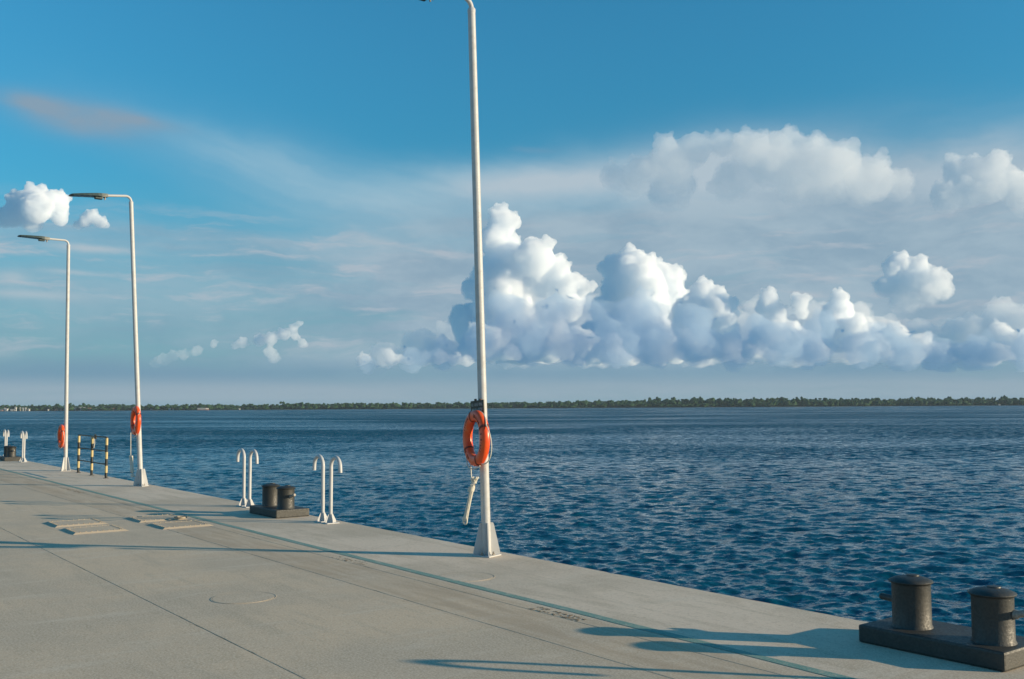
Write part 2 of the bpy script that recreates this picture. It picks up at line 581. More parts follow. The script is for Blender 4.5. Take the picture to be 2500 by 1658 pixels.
bounds = [EDGE, 5.80, 5.13, 3.10, 1.06, -0.98, -3.0, -9.0, -20.0, -45.0]
ds = 0.12
for bi in range(len(bounds) - 1):
    w1, w0 = bounds[bi], bounds[bi + 1]
    far = bi > 4
    step = 1.0 if far else ds
    n = int((S1 - S0) / step) + 1
    ss = np.linspace(S0, S1, n)

    def jag(seed, amp):
        r = np.random.default_rng(seed)
        a = r.normal(0, 1, n)
        a = np.convolve(a, [0.25, 0.5, 0.25], mode='same') + 0.8 * np.convolve(r.normal(0, 1, n), np.ones(7) / 7, mode='same')
        chips = (r.random(n) < 0.05) * r.random(n) * 2.6
        return amp * (np.abs(a) * 0.6 + chips)
    gap = 0.0018
    i0 = w0 + gap + jag(100 + bi, 0.004)
    i1 = w1 - gap - jag(200 + bi, 0.004) if bi else w1 - 0.9 * jag(200, 0.009)
    outer_bev = 0.022 if bi == 0 else 0.004
    rows = [(i0, -0.30), (i0, -0.004), (i0 + 0.004, 0.0), (i1 - outer_bev, 0.0), (i1, -outer_bev), (i1, -0.30 if bi else -1.2)]
    verts = np.concatenate([np.stack([UX * ss + OX * w, UY * ss + OY * w, np.full(n, z)], 1) for w, z in rows])
    faces = []
    for r_ in range(len(rows) - 1):
        a = r_ * n + np.arange(n - 1)
        faces.append(np.stack([a, a + n, a + n + 1, a + 1], 1))
    me = np_mesh("concrete_slab", verts, np.concatenate(faces), M['concrete'], False)
    o = bpy.data.objects.new("concrete_slab", me)
    col.objects.link(o)
    o.parent = quay

# painted line along the quay
n = 900
ss = np.linspace(S0 + 1, S1 - 1, n)
rr = np.random.default_rng(5)
e0 = 6.020 + np.convolve(rr.normal(0, 0.006, n), np.ones(3) / 3, mode='same')
e1 = 6.122 + np.convolve(rr.normal(0, 0.006, n), np.ones(3) / 3, mode='same')
verts = np.concatenate([np.stack([UX * ss + OX * w, UY * ss + OY * w, np.full(n, 0.003)], 1) for w in (e0, e1)])
a = np.arange(n - 1)
pl = bpy.data.objects.new("painted_line", np_mesh("painted_line", verts, np.stack([a, a + n, a + n + 1, a + 1], 1), M['line'], False))
col.objects.link(pl)
structure(pl)

# ------------------------------------------------------------------ water
def water_material():
    m, nt, b = material("river_water")
    p = world_pos(nt)
    dist = nt.vmath('LENGTH', nt.vmath('MULTIPLY', p, (1, 1, 0)))
    N = nt.node('ShaderNodeNewGeometry').outputs['Normal']
    patch = nt.noise(nt.vmath('MULTIPLY', p, (0.011, 0.03, 1)), 1.0, 4, 0.6)
    patch2 = nt.ramp(patch, 0.36, 0.66, 0.35, 1.35)
    fine = nt.vmath('SUBTRACT', nt.noise(nt.vmath('MULTIPLY', p, (1.0, 1.5, 1.0)), 5.2, 4, 0.7, out='Color'), (0.5, 0.5, 0.5))
    wave = nt.vmath('SUBTRACT', nt.noise(nt.vmath('MULTIPLY', p, (0.6, 1.1, 1.0)), 1.3, 4, 0.65, out='Color'), (0.5, 0.5, 0.5))
    famp = nt.math('MULTIPLY', patch2, 0.9)
    wamp = nt.math('MULTIPLY', patch2, nt.ramp(dist, 18, 130, 0.15, 4.6))
    # far out only the faces turned to this bank show between the crests
    wx, wy, wz = nt.separate(wave)
    far_f = nt.ramp(dist, 25, 120)
    wy2 = nt.math('ADD', nt.math('MULTIPLY', wy, nt.math('SUBTRACT', 1.0, far_f)), nt.math('MULTIPLY', nt.math('ABSOLUTE', wy), nt.math('MULTIPLY', far_f, -1.35)))
    wave = nt.combine(wx, wy2, 0.0)
    fx_, fy_, fz_ = nt.separate(fine)
    fine = nt.combine(fx_, nt.math('ADD', nt.math('MULTIPLY', fy_, nt.math('SUBTRACT', 1.0, far_f)), nt.math('MULTIPLY', nt.math('ABSOLUTE', fy_), nt.math('MULTIPLY', far_f, -1.4))), 0.0)
    sl = nt.vmath('ADD', nt.vmath('SCALE', fine, scale=famp), nt.vmath('SCALE', wave, scale=wamp))
    sl = nt.vmath('MULTIPLY', sl, (1, 1, 0))
    nn = nt.vmath('NORMALIZE', nt.vmath('ADD', N, sl))
    nt.link(nn, b.inputs['Normal'])
    b.inputs['Base Color'].default_value = (0.0005, 0.060, 0.104, 1)
    b.inputs['Roughness'].default_value = 0.12
    b.inputs['IOR'].default_value = 1.333
    b.inputs['Specular IOR Level'].default_value = 0.5
    return m


M['water'] = water_material()
NA, NR = 600, 1440
ang = np.linspace(R(-64), R(64), NA)
# finer towards the view, coarser at the sides
ang = np.sign(ang) * (np.abs(ang) / R(64)) ** 1.35 * R(64)
rad = np.concatenate([np.geomspace(3.0, 17.0, 30, endpoint=False), np.geomspace(17.0, 5200.0, NR - 30)])
A, RR = np.meshgrid(ang, rad)
X0, Y0 = RR * np.sin(A), RR * np.cos(A)
dr = np.gradient(rad)[:, None] * np.ones_like(A)
da = np.gradient(ang)[None, :] * RR
spacing = np.maximum(dr * 0.8, da)
Z = np.zeros_like(X0)
DX = np.zeros_like(X0)
DY = np.zeros_like(X0)
wr = np.random.default_rng(3)
NW = 70
lam = np.geomspace(0.19, 1.9, NW) * np.exp(wr.normal(0, 0.05, NW))
th = R(-105) + wr.normal(0, R(32), NW)
slope = 0.275 * math.sqrt(2.0 / NW) * np.interp(np.log(lam), np.log([0.19, 0.36, 0.7, 1.2, 1.9]), [1.0, 1.3, 1.15, 0.6, 0.35])
for i in range(NW):
    k = 2 * PI / lam[i]
    kx, ky = k * math.cos(th[i]), k * math.sin(th[i])
    fade = np.clip((lam[i] / spacing - 1.9) / 1.6, 0, 1)
    if not fade.any():
        continue
    ph = kx * X0 + ky * Y0 + wr.random() * 2 * PI
    amp = slope[i] / k * fade
    Z += amp * np.cos(ph)
    DX -= 0.8 * amp * math.cos(th[i]) * np.sin(ph)
    DY -= 0.8 * amp * math.sin(th[i]) * np.sin(ph)
gust = 0.82 + 0.36 * np.sin(X0 * 0.021 + 1.3 * np.sin(Y0 * 0.013)) * np.sin(Y0 * 0.035 + 0.9)
verts = np.stack([(X0 + DX), (Y0 + DY), WATER_Z + Z * gust], -1).reshape(-1, 3)
ii, jj = np.meshgrid(np.arange(NR - 1), np.arange(NA - 1), indexing='ij')
a = (ii * NA + jj).ravel()
faces = np.stack([a, a + 1, a + NA + 1, a + NA], 1)
# leave out what lies under the quay
wq = verts[:, 0] * OX + verts[:, 1] * OY
keep = (wq[faces] > EDGE - 1.5).any(1)
faces = faces[keep]
used = np.unique(faces)
remap = np.full(len(verts), -1, dtype=np.int64)
remap[used] = np.arange(len(used))
wo = bpy.data.objects.new("water", np_mesh("water", verts[used], remap[faces], M['water']))
col.objects.link(wo)
structure(wo)

# ------------------------------------------------------------------ far shore
def foliage_material(name, dark, lite):
    m, nt, b = material(name)
    p = world_pos(nt)
    n1 = nt.noise(p, 0.09, 4, 0.6)
    n2 = nt.noise(p, 0.6, 3, 0.6)
    c = nt.mix(nt.ramp(n1, 0.35, 0.65), dark, lite)
    c = nt.mix(nt.ramp(n2, 0.45, 0.7, 0, 0.5), c, tuple(x * 0.6 for x in dark))
    nt.link(c, b.inputs['Base Color'])
    b.inputs['Roughness'].default_value = 0.8
    b.inputs['Specular IOR Level'].default_value = 0.15
    return m


M['forest'] = foliage_material("far_forest_leaves", (0.017, 0.055, 0.026), (0.040, 0.090, 0.034))
M['forest2'] = foliage_material("dark_crown_leaves", (0.013, 0.048, 0.026), (0.026, 0.070, 0.03))
M['land'] = plain("far_bank_ground", (0.06, 0.075, 0.035), 0.9, 0.05)
M['bark'] = plain("grey_bark", (0.10, 0.085, 0.065), 0.9, 2.0)
SHORE = 1800.0
n = 160
xs = np.linspace(-5000, 5000, n)
rows = []
for yy, z in ((SHORE - 6, WATER_Z - 1.0), (SHORE, WATER_Z + 0.5), (SHORE + 40, WATER_Z + 2.0), (SHORE + 400, WATER_Z + 3.0), (5200, WATER_Z + 4.0)):
    wob = 7 * np.sin(xs * 0.011) + 4 * np.sin(xs * 0.037 + 1) if yy < SHORE + 100 else 0
    rows.append(np.stack([xs, np.full(n, yy) + wob, np.full(n, z)], 1))
verts = np.concatenate(rows)
faces = []
for r_ in range(len(rows) - 1):
    a = r_ * n + np.arange(n - 1)
    faces.append(np.stack([a, a + 1, a + n + 1, a + n], 1))
lo = bpy.data.objects.new("far_shore", np_mesh("far_shore", verts, np.concatenate(faces), M['land']))
col.objects.link(lo)
structure(lo)


def ico(sub):
    bm = bmesh.new()
    bmesh.ops.create_icosphere(bm, subdivisions=sub, radius=1.0)
    bm.verts.index_update()
    v = np.array([x.co[:] for x in bm.verts])
    f = np.array([[q.index for q in x.verts] for x in bm.faces])
    bm.free()
    return v, f


ICO1, ICO2 = ico(1), ico(2)


def blob_cloud(blobs, base=ICO1, jitter=0.22, seed=0):
    """joined uneven balls (x,y,z,rx,rz)"""
    r = np.random.default_rng(seed)
    bv, bf = base
    V, F = [], []
    for i, (x, y, z, rx, rz) in enumerate(blobs):
        q = bv * (1 + r.normal(0, jitter, (len(bv), 1)))
        V.append(q * np.array([rx, rx, rz]) + np.array([x, y, z]))
        F.append(bf + i * len(bv))
    return np.concatenate(V), np.concatenate(F)


def canopy_height(px):
    return np.interp(px, [-400, 0, 250, 500, 700, 900, 1200, 1500, 1640, 1700, 1800, 1900, 2050, 2200, 2500, 2900],
                     [9, 9.5, 9.5, 9.0, 10.0, 10.0, 9.5, 11.5, 13.5, 15, 14.0, 13.5, 12.5, 12.5, 13.0, 13])


fr = np.random.default_rng(21)
blobs = []
for row, (dy, nn_, hs) in enumerate(((4, 620, 0.72), (16, 560, 0.92), (34, 520, 1.02), (70, 420, 1.06), (130, 300, 1.08))):
    for i in range(nn_):
        x = -1750 + 3600 * (i + fr.random()) / nn_
        px = 1250 + 2431 * x / SHORE
        h = canopy_height(px) * hs * (0.68 + 0.50 * fr.random()) * (1.22 if fr.random() < 0.05 else 1)
        if row == 0:
            h *= 0.55 + 0.6 * (0.5 + 0.5 * math.sin(x * 0.03 + 2 * math.sin(x * 0.007)))
        y = SHORE + dy + fr.normal(0, 4) + 7 * math.sin(x * 0.011) + 4 * math.sin(x * 0.037 + 1)
        rx = 2.2 + 2.6 * fr.random() + 0.12 * h
        blobs.append((x, y, WATER_Z + 1 + h * 0.40, rx * 1.15, h * 0.45))
        for k in range(3):
            blobs.append((x + fr.normal(0, rx * 0.55), y - fr.random() * 2, WATER_Z + 1 + h * (0.62 + 0.26 * fr.random()), rx * (0.34 + 0.3 * fr.random()), h * (0.09 + 0.11 * fr.random())))
v, f = blob_cloud(blobs, ICO1, 0.20, 4)
fo = bpy.data.objects.new("forest", np_mesh("forest", v, f, M['forest'], False))
col.objects.link(fo)
fo['kind'] = 'stuff'
tag(fo, "low dark green wood along the whole far bank", "forest")

tree_specs = [
    (1692, 18.5, 6.5, "tall rounded tree at the left end of the highest clump on the far bank"),
    (1757, 17.5, 6.0, "broad dark tree in the middle of the highest clump on the far bank"),
    (1874, 16.5, 4.6, "dark upright tree just left of the tallest round tree on the far bank"),
    (1908, 18.3, 6.4, "tallest round dark tree standing above the far bank"),
    (1960, 15.5, 3.0, "thin pointed tree to the right of the tallest round tree"),
    (2014, 16.6, 5.2, "rightmost round dark tree rising from the far bank"),
    (138, 13.4, 5.4, "rounded dark tree over the houses near the leftmost lamp post"),
    (488, 12.4, 4.6, "dark rounded tree behind the white ferry"),
]
for i, (px, h, r0, lab) in enumerate(tree_specs):
    x = (px - 1250) / 2431 * (SHORE + 2)
    y = SHORE + 6
    t = thing("shore_tree", lab, "tree", (x, y, WATER_Z + 0.8), 0, "trees rising above the far wood")
    tr = MB()
    tr.tube([(0, 0, 0), (0.15, 0, h * 0.3), (-0.1, 0.1, h * 0.62)], [0.42, 0.32, 0.14], 8)
    for k in range(5):
        a_ = k * 1.3 + i
        tr.tube([(0.1, 0, h * (0.3 + 0.05 * k)), (math.cos(a_) * r0 * 0.5, math.sin(a_) * r0 * 0.5, h * (0.55 + 0.05 * k))], [0.16, 0.05], 6)
    tr.build("trunk", M['bark'], t)
    r_ = np.random.default_rng(i + 50)
    bl = []
    for k in range(46):
        d = r_.normal(0, 1, 3)
        d /= np.linalg.norm(d)
        q = 0.55 + 0.45 * r_.random()
        bl.append((d[0] * r0 * 0.72 * q, d[1] * r0 * 0.72 * q, h * 0.62 + d[2] * h * 0.31 * q, r0 * (0.20 + 0.16 * r_.random()), r0 * (0.17 + 0.13 * r_.random())))
    v, f = blob_cloud(bl, ICO1, 0.24, i + 9)
    co = bpy.data.objects.new("crown", np_mesh("crown", v, f, M['forest2'], False))
    col.objects.link(co)
    co.parent = t

# houses and boats along the left part of the far bank
M['house_white'] = plain("white_house_wall", (0.74, 0.71, 0.66), 0.8, 0.6, 0.1)
M['house_cream'] = plain("cream_house_wall", (0.62, 0.52, 0.40), 0.8, 0.6, 0.1)
M['house_pink'] = plain("pinkish_house_wall", (0.52, 0.30, 0.25), 0.8, 0.6, 0.1)
M['roof_red'] = plain("red_tile_roof", (0.26, 0.11, 0.075), 0.85, 1.0, 0.2)
M['roof_grey'] = plain("pale_sheet_roof", (0.42, 0.40, 0.38), 0.7, 1.0, 0.15)
M['dark'] = plain("dark_opening", (0.03, 0.035, 0.04), 0.4, 1.0)
M['hull_red'] = plain("dull_red_hull", (0.20, 0.07, 0.06), 0.6, 1.0)


def far_x(px, y=SHORE):
    return (px - 1250) / 2431 * y


def house(px, wd, ht, wall, roof, label, dy=-2.0, zb=0.4):
    y = SHORE + dy
    t = thing("riverside_house", label, "house", (far_x(px, y), y, WATER_Z + zb), 0, "houses on the far bank")
    d = wd * 0.8
    MB().box((0, 0, ht * 0.5), (wd, d, ht)).build("wall", M[wall], t)
    rb = MB()
    e = 0.35
    rb.add([(-wd / 2 - e, -d / 2 - e, ht), (wd / 2 + e, -d / 2 - e, ht), (wd / 2 + e, d / 2 + e, ht), (-wd / 2 - e, d / 2 + e, ht),
            (-wd / 2 - e, 0, ht * 1.42), (wd / 2 + e, 0, ht * 1.42)],
           [(0, 1, 5, 4), (2, 3, 4, 5), (0, 4, 3), (1, 2, 5), (3, 2, 1, 0)])
    rb.build("roof", M[roof], t)
    MB().box((-wd * 0.2, -d / 2 - 0.03, ht * 0.38), (wd * 0.18, 0.1, ht * 0.72)).build("door", M['dark'], t)
    MB().box((wd * 0.22, -d / 2 - 0.03, ht * 0.55), (wd * 0.22, 0.1, ht * 0.35)).build("window", M['dark'], t)
    for sx in (-1, 1):
        MB().box((sx * wd * 0.42, -d * 0.42, -0.8), (0.25, 0.25, 1.6)).build("stilt", M['bark'], t)
    return t


HS = [
    (6, 5.5, 2.0, 'house_pink', 'roof_grey', "low pinkish house at the left frame edge of the far bank"),
    (13, 2.2, 4.2, 'house_white', 'roof_grey', "narrow white house just left of the brightest white block, far left"),
    (18, 4.6, 3.6, 'house_white', 'roof_grey', "bright white block at the waterline, far left of the bank"),
    (30, 3.6, 2.6, 'house_white', 'roof_grey', "small white house between the bright block and the leftmost tall house"),
    (36, 3.4, 2.6, 'house_cream', 'roof_grey', "low cream house at the foot of the tall pointed house"),
    (40, 2.6, 5.4, 'house_white', 'roof_grey', "tall narrow white house, leftmost of the tall group"),
    (51, 2.0, 4.6, 'house_cream', 'roof_grey', "slim cream house second from left in the tall group"),
    (58, 2.2, 4.4, 'house_white', 'roof_grey', "slim white house in the middle of the tall group"),
    (64, 2.0, 4.4, 'house_white', 'roof_grey', "slim white house right of the middle of the tall group"),
    (72, 3.0, 3.0, 'house_white', 'roof_grey', "white house closing the tall group on its right"),
    (119, 2.2, 2.2, 'house_white', 'roof_grey', "lone tiny white house between the tall group and the lamp post"),
    (139, 4.2, 2.0, 'house_pink', 'roof_red', "low reddish house left of the leftmost lamp post"),
    (153, 4.8, 2.6, 'house_pink', 'roof_red', "pink house beside the leftmost lamp post pole"),
    (179, 2.6, 4.0, 'house_cream', 'roof_grey', "cream house first to the right of the leftmost lamp post"),
    (185, 2.6, 3.6, 'house_white', 'roof_grey', "narrow white house in the row right of the leftmost lamp post"),
    (197, 5.2, 4.4, 'house_white', 'roof_grey', "largest white building of the row between the two far lamp posts"),
    (206, 4.4, 4.4, 'house_cream', 'roof_grey', "cream building joined to the right of the largest white building"),
    (219, 5.6, 3.6, 'house_cream', 'roof_red', "wide cream house right of the largest white building"),
    (234, 3.4, 3.2, 'house_white', 'roof_grey', "small separate white house at the right end of the row"),
    (243, 3.6, 1.8, 'house_white', 'roof_grey', "low white hut at the water right of the house row"),
    (277, 4.6, 3.0, 'house_pink', 'roof_red', "red house left of the life ring on the second lamp post"),
    (292, 3.4, 2.2, 'house_white', 'roof_red', "small house with red roof nearest the second life ring"),
    (374, 7.4, 1.8, 'house_pink', 'roof_grey', "long low house just right of the second lamp post"),
    (415, 3.2, 2.2, 'house_white', 'roof_grey', "white house left of a pair between lamp post and ferry"),
    (423, 2.6, 2.0, 'house_white', 'roof_red', "white house with red roof, right of a pair before the ferry"),
    (449, 3.8, 2.0, 'house_pink', 'roof_grey', "small pinkish house last before the white ferry"),
    (585, 2.4, 1.8, 'house_white', 'roof_grey', "single white hut on the bank to the right of the ferry"),
    (2436, 3.0, 1.4, 'house_white', 'roof_grey', "tiny white hut at the waterline near the right frame edge"),
]
for h in HS:
    house(*h)

# the ferry
fy = 1720.0
t = thing("ferry_boat", "long white ferry with a red hull off the far bank", "ferry", (far_x(496, fy), fy, WATER_Z), 0)
hb = MB()
prof = [(-10.5, 0), (-9.5, -2.2), (6.5, -2.2), (9.6, -1.0), (10.8, 0), (9.6, 1.0), (6.5, 2.2), (-9.5, 2.2)]
nP = len(prof)
hb.add([(x * 0.93, y * 0.8, -0.5) for x, y in prof] + [(x, y, 1.5) for x, y in prof],
       [tuple(range(nP))[::-1], tuple(range(nP, 2 * nP))] + [(i, (i + 1) % nP, (i + 1) % nP + nP, i + nP) for i in range(nP)])
hb.build("hull", M['hull_red'], t)
MB().box((-1.4, 0, 2.65), (15.0, 3.6, 2.2), None, 0.15).build("cabin", M['house_white'], t)
MB().box((-1.4, 0, 3.90), (16.2, 4.2, 0.25), None, 0.05).build("roof", M['house_white'], t)
MB().box((8.0, 0, 2.55), (2.2, 2.6, 2.0), None, 0.15).build("wheelhouse", M['house_white'], t)
for k in range(7):
    MB().box((-7.6 + k * 2.05, -1.81, 2.95), (1.1, 0.06, 0.75)).build("window", M['dark'], t)
MB().tube([(4.6, 0, 4.0), (4.6, 0, 5.3)], 0.25, 8).build("funnel", M['hull_red'], t)

# ------------------------------------------------------------------ lamp posts
def lamp_post(s, height, lean, head_tilt, gus_rot, label, arm_len=1.42, detail=True):
    """lean: local offset (x, y) of the pole top"""
    t = thing("lamp_post", label, "lamp post", W(s, 7.43), QROT, "white lamp posts along the quay edge")
    lx, ly = lean
    top = Vector((lx, ly, height))
    n_ = 14
    mbp = MB()
    pts = [Vector((lx * k / n_, ly * k / n_, 0.012 + (height - 0.012) * k / n_)) for k in range(n_ + 1)]
    mbp.tube(pts, [0.060 - 0.010 * k / n_ for k in range(n_ + 1)], 24)
    pole = mbp.build("pole", M['white_rusty'], t)
    mc = MB()
    mc.tube([top - Vector((0, 0, 0.03)), top + Vector((0, 0, 0.012)), top + Vector((-0.004, 0, 0.035))], [0.053, 0.053, 0.036], 20)
    mc.build("weld_collar", M['white'], pole)
    # arm: bends inland, then runs level
    rb = 0.13
    apts = [top + Vector((0, 0, 0.0))]
    for k in range(0, 11):
        a_ = k / 10 * (PI / 2 - head_tilt)
        apts.append(top + Vector((-rb * (1 - math.cos(a_)), 0, 0.02 + rb * math.sin(a_))))
    dirv = Vector((-math.cos(head_tilt), 0, math.sin(head_tilt)))
    base = apts[-1]
    apts.append(base + dirv * (arm_len - 0.82 - rb))
    MB().tube(apts, 0.031, 16).build("arm", M['white'], t)
    e = apts[-1]
    # lamp head: flat casing, wider in the middle, thin towards the tip
    ax = Matrix((dirv, Vector((0, 1, 0)), dirv.cross(Vector((0, 1, 0))) * -1)).transposed()
    zdir = Vector((math.sin(head_tilt), 0, math.cos(head_tilt)))

    def P(a_, b_, c_):
        return e + dirv * a_ + Vector((0, 1, 0)) * b_ + zdir * c_
    secs = [(-0.05, 0.055, 0.040, -0.040), (0.10, 0.10, 0.045, -0.045), (0.20, 0.15, 0.042, -0.030), (0.55, 0.155, 0.032, -0.016), (0.78, 0.145, 0.020, -0.012), (0.83, 0.11, 0.010, -0.008)]
    vs, fs = [], []
    for (a_, b_, c1, c0) in secs:
        vs += [P(a_, -b_, c0), P(a_, b_, c0), P(a_, b_ * 0.86, c1), P(a_, -b_ * 0.86, c1)]
    for k in range(len(secs) - 1):
        for q in range(4):
            q2 = (q + 1) % 4
            fs.append((k * 4 + q, k * 4 + q2, (k + 1) * 4 + q2, (k + 1) * 4 + q))
    fs.append((0, 1, 2, 3)[::-1])
    nS = len(secs)
    fs.append(tuple((nS - 1) * 4 + q for q in range(4)))
    hd = MB().add(vs, fs).build("lamp_head", M['lamp'], t)
    ml = MB()
    lens = [P(0.30, -0.12, -0.031), P(0.74, -0.115, -0.018), P(0.74, 0.115, -0.018), P(0.30, 0.12, -0.031)]
    lens2 = [p + zdir * 0.012 for p in lens]
    ml.add(lens + lens2, [(0, 1, 2, 3), (7, 6, 5, 4), (0, 4, 5, 1), (1, 5, 6, 2), (2, 6, 7, 3), (3, 7, 4, 0)])
    ml.build("lens", M['lens'], hd)
    mg = MB()
    mg.box(P(0.17, 0, -0.060), (0.17, 0.14, 0.060), None, 0.008)
    mg.build("gear_box", M['lamp'], hd)
    for yy in (-0.03, 0.035):
        MB().tube([P(0.02, yy, -0.030), P(0.02, yy, -0.105)], 0.012, 10).build("clamp_bolt", M['steel'], hd)
    # foot
    MB().box((0, 0, 0.008), (0.27, 0.27, 0.016), Matrix.Rotation(gus_rot + PI / 4, 3, 'Z'), 0.004).build("base_plate", M['white'], t)
    for k in range(4):
        a_ = gus_rot + k * PI / 2
        axm = Matrix.Rotation(a_, 4, 'Z')
        poly = [(0.050, 0.004), (0.170, 0.004), (0.172, 0.05), (0.092, 0.405), (0.080, 0.42), (0.050, 0.42)]
        MB().prism(poly, 0.014, axm).build("gusset", M['white'], t)
    for k in range(4):
        a_ = gus_rot + PI / 4 + k * PI / 2
        c = (0.105 * math.cos(a_), 0.105 * math.sin(a_), 0.016)
        MB().lathe([(0.020, 0), (0.020, 0.018), (0.011, 0.018), (0.011, 0.045)], 8, c).build("anchor_bolt", M['steel'], t)
    return t


lamp_post(10.47, 7.12, (-0.138, 0.103), R(-8), R(11) - QROT, "nearest and tallest-looking white lamp post, with a sign and life ring")
lamp_post(25.06, 7.01, (-0.299, 0.225), R(-6), R(30) - QROT, "white lamp post second from left, leaning, with a rope bundle hanging")
lamp_post(32.68, 6.95, (-0.058, 0.044), R(0.3), R(-17) - QROT, "farthest and leftmost white lamp post, behind the striped barrier")

# ------------------------------------------------------------------ life rings
def ring_point(c, yaw, a_, ro, dx=0.0):
    """point on the ring plane: angle a_ from the top, clockwise seen from the quay"""
    ca, sa = math.cos(yaw), math.sin(yaw)
    y = -ro * math.sin(a_)
    return Vector((c[0] + dx * ca - y * sa, c[1] + dx * sa + y * ca, c[2] + ro * math.cos(a_)))


def life_ring(s, w, z, yaw, label, line_sag, line_arcs, seed, lettering=True):
    t = thing("life_ring", label, "life ring", W(s, w, z), QROT, "orange life rings hung on the lamp posts")
    Ro, Ri = 0.36, 0.215
    rc, hr, hd = (Ro + Ri) / 2, (Ro - Ri) / 2, 0.058
    V, F = [], []
    NM, NS = 64, 20
    for i in range(NM):
        a_ = 2 * PI * i / NM
        for k in range(NS):
            b_ = 2 * PI * k / NS
            sq = 1.0 + 0.05 * math.cos(4 * b_)
            rr_ = rc + hr * math.cos(b_) / sq
            V.append(ring_point((0, 0, 0), yaw, a_, rr_, hd * math.sin(b_) / sq))
    for i in range(NM):
        for k in range(NS):
            i2, k2 = (i + 1) % NM, (k + 1) % NS
            F.append((i * NS + k, i2 * NS + k, i2 * NS + k2, i * NS + k2))
    MB().add(V, F, True).build("buoy", M['orange'], t)
    strap_a = [R(-18), R(62), R(160), R(238)]
    for a0 in strap_a:
        V, F = [], []
        wd = 0.028 / rc
        na = 4
        for i in range(na + 1):
            a_ = a0 - wd / 2 + wd * i / na
            for k in range(NS):
                b_ = 2 * PI * k / NS
                sq = 1.0 + 0.05 * math.cos(4 * b_)
                V.append(ring_point((0, 0, 0), yaw, a_, rc + (hr + 0.004) * math.cos(b_) / sq, (hd + 0.004) * math.sin(b_) / sq))
        for i in range(na):
            for k in range(NS):
                k2 = (k + 1) % NS
                F.append((i * NS + k, (i + 1) * NS + k, (i + 1) * NS + k2, i * NS + k2))
        MB().add(V, F, True).build("strap", M['strap'], t)
    # worn lettering round the front face, too worn to read: short strokes
    if lettering:
        r_ = random.Random(seed)
        ml = MB()
        for (a0, a1) in ((R(-80), R(-28)), (R(8), R(52)), (R(76), R(128)), (R(205), R(232))):
            a_ = a0
            while a_ < a1:
                step = 0.030 / rc
                for q in range(r_.randint(1, 3)):
                    aa = a_ + r_.random() * step * 0.5
                    r0 = rc - 0.022 + r_.random() * 0.01
                    r1 = rc + 0.012 + r_.random() * 0.014
                    if q == 2:
                        r1 = r0 + 0.008
                    wq_ = 0.006 / rc if q < 2 else 0.018 / rc
                    def fx(rr_):
                        cb = max(-1, min(1, (rr_ - rc) / hr))
                        return -hd * math.sqrt(1 - cb * cb) * 0.99 - 0.0028
                    vv = [ring_point((0, 0, 0), yaw, aa + d_, rr_, fx(rr_)) for d_, rr_ in ((0, r0), (wq_, r0), (wq_, r1), (0, r1))]
                    vv2 = [ring_point((0, 0, 0), yaw, aa + d_, rr_, fx(rr_) + 0.006) for d_, rr_ in ((0, r0), (wq_, r0), (wq_, r1), (0, r1))]
                    ml.add(vv + vv2, [(0, 1, 2, 3), (7, 6, 5, 4), (0, 4, 5, 1), (1, 5, 6, 2), (2, 6, 7, 3), (3, 7, 4, 0)])
                a_ += step * (1.25 if r_.random() < 0.8 else 2.4)
        ml.build("lettering", M['ink'], t)
    # grab line looping between the straps
    for (a0, a1, out, front) in line_arcs:
        pts = []
        nk = 18
        for k in range(nk + 1):
            f_ = k / nk
            a_ = a0 + (a1 - a0) * f_
            bulge = math.sin(PI * f_)
            p = ring_point((0, 0, 0), yaw, a_, Ro + 0.006 + out * bulge, front * bulge)
            p.z -= line_sag * bulge
            pts.append(p)
        MB().tube(pts, 0.0075, 8).build("grab_line", M['rope'], t)
    return t


RY = R(-12)
life_ring(10.46, 7.265, 1.495, RY, "orange life ring in front of the nearest lamp post, under the sign", 0.03,
          [(R(62), R(150), 0.085, 0.02), (R(-18), R(62), 0.01, 0.03), (R(160), R(238), 0.0, -0.05), (R(238), R(342), -0.01, 0.05)], 1)
life_ring(25.06, 7.28, 1.60, R(-3), "orange life ring on the leaning lamp post, second from left", 0.05,
          [(R(62), R(160), -0.11, -0.085), (R(-18), R(62), 0.005, 0.03), (R(160), R(238), 0.0, -0.04), (R(238), R(342), -0.01, 0.05)], 2)
life_ring(32.60, 7.27, 1.06, R(-4), "smallest-looking orange life ring, low on the farthest lamp post", 0.05,
          [(R(-120), R(-20), -0.06, -0.075), (R(160), R(238), -0.03, -0.06), (R(62), R(150), 0.0, 0.03)], 3)

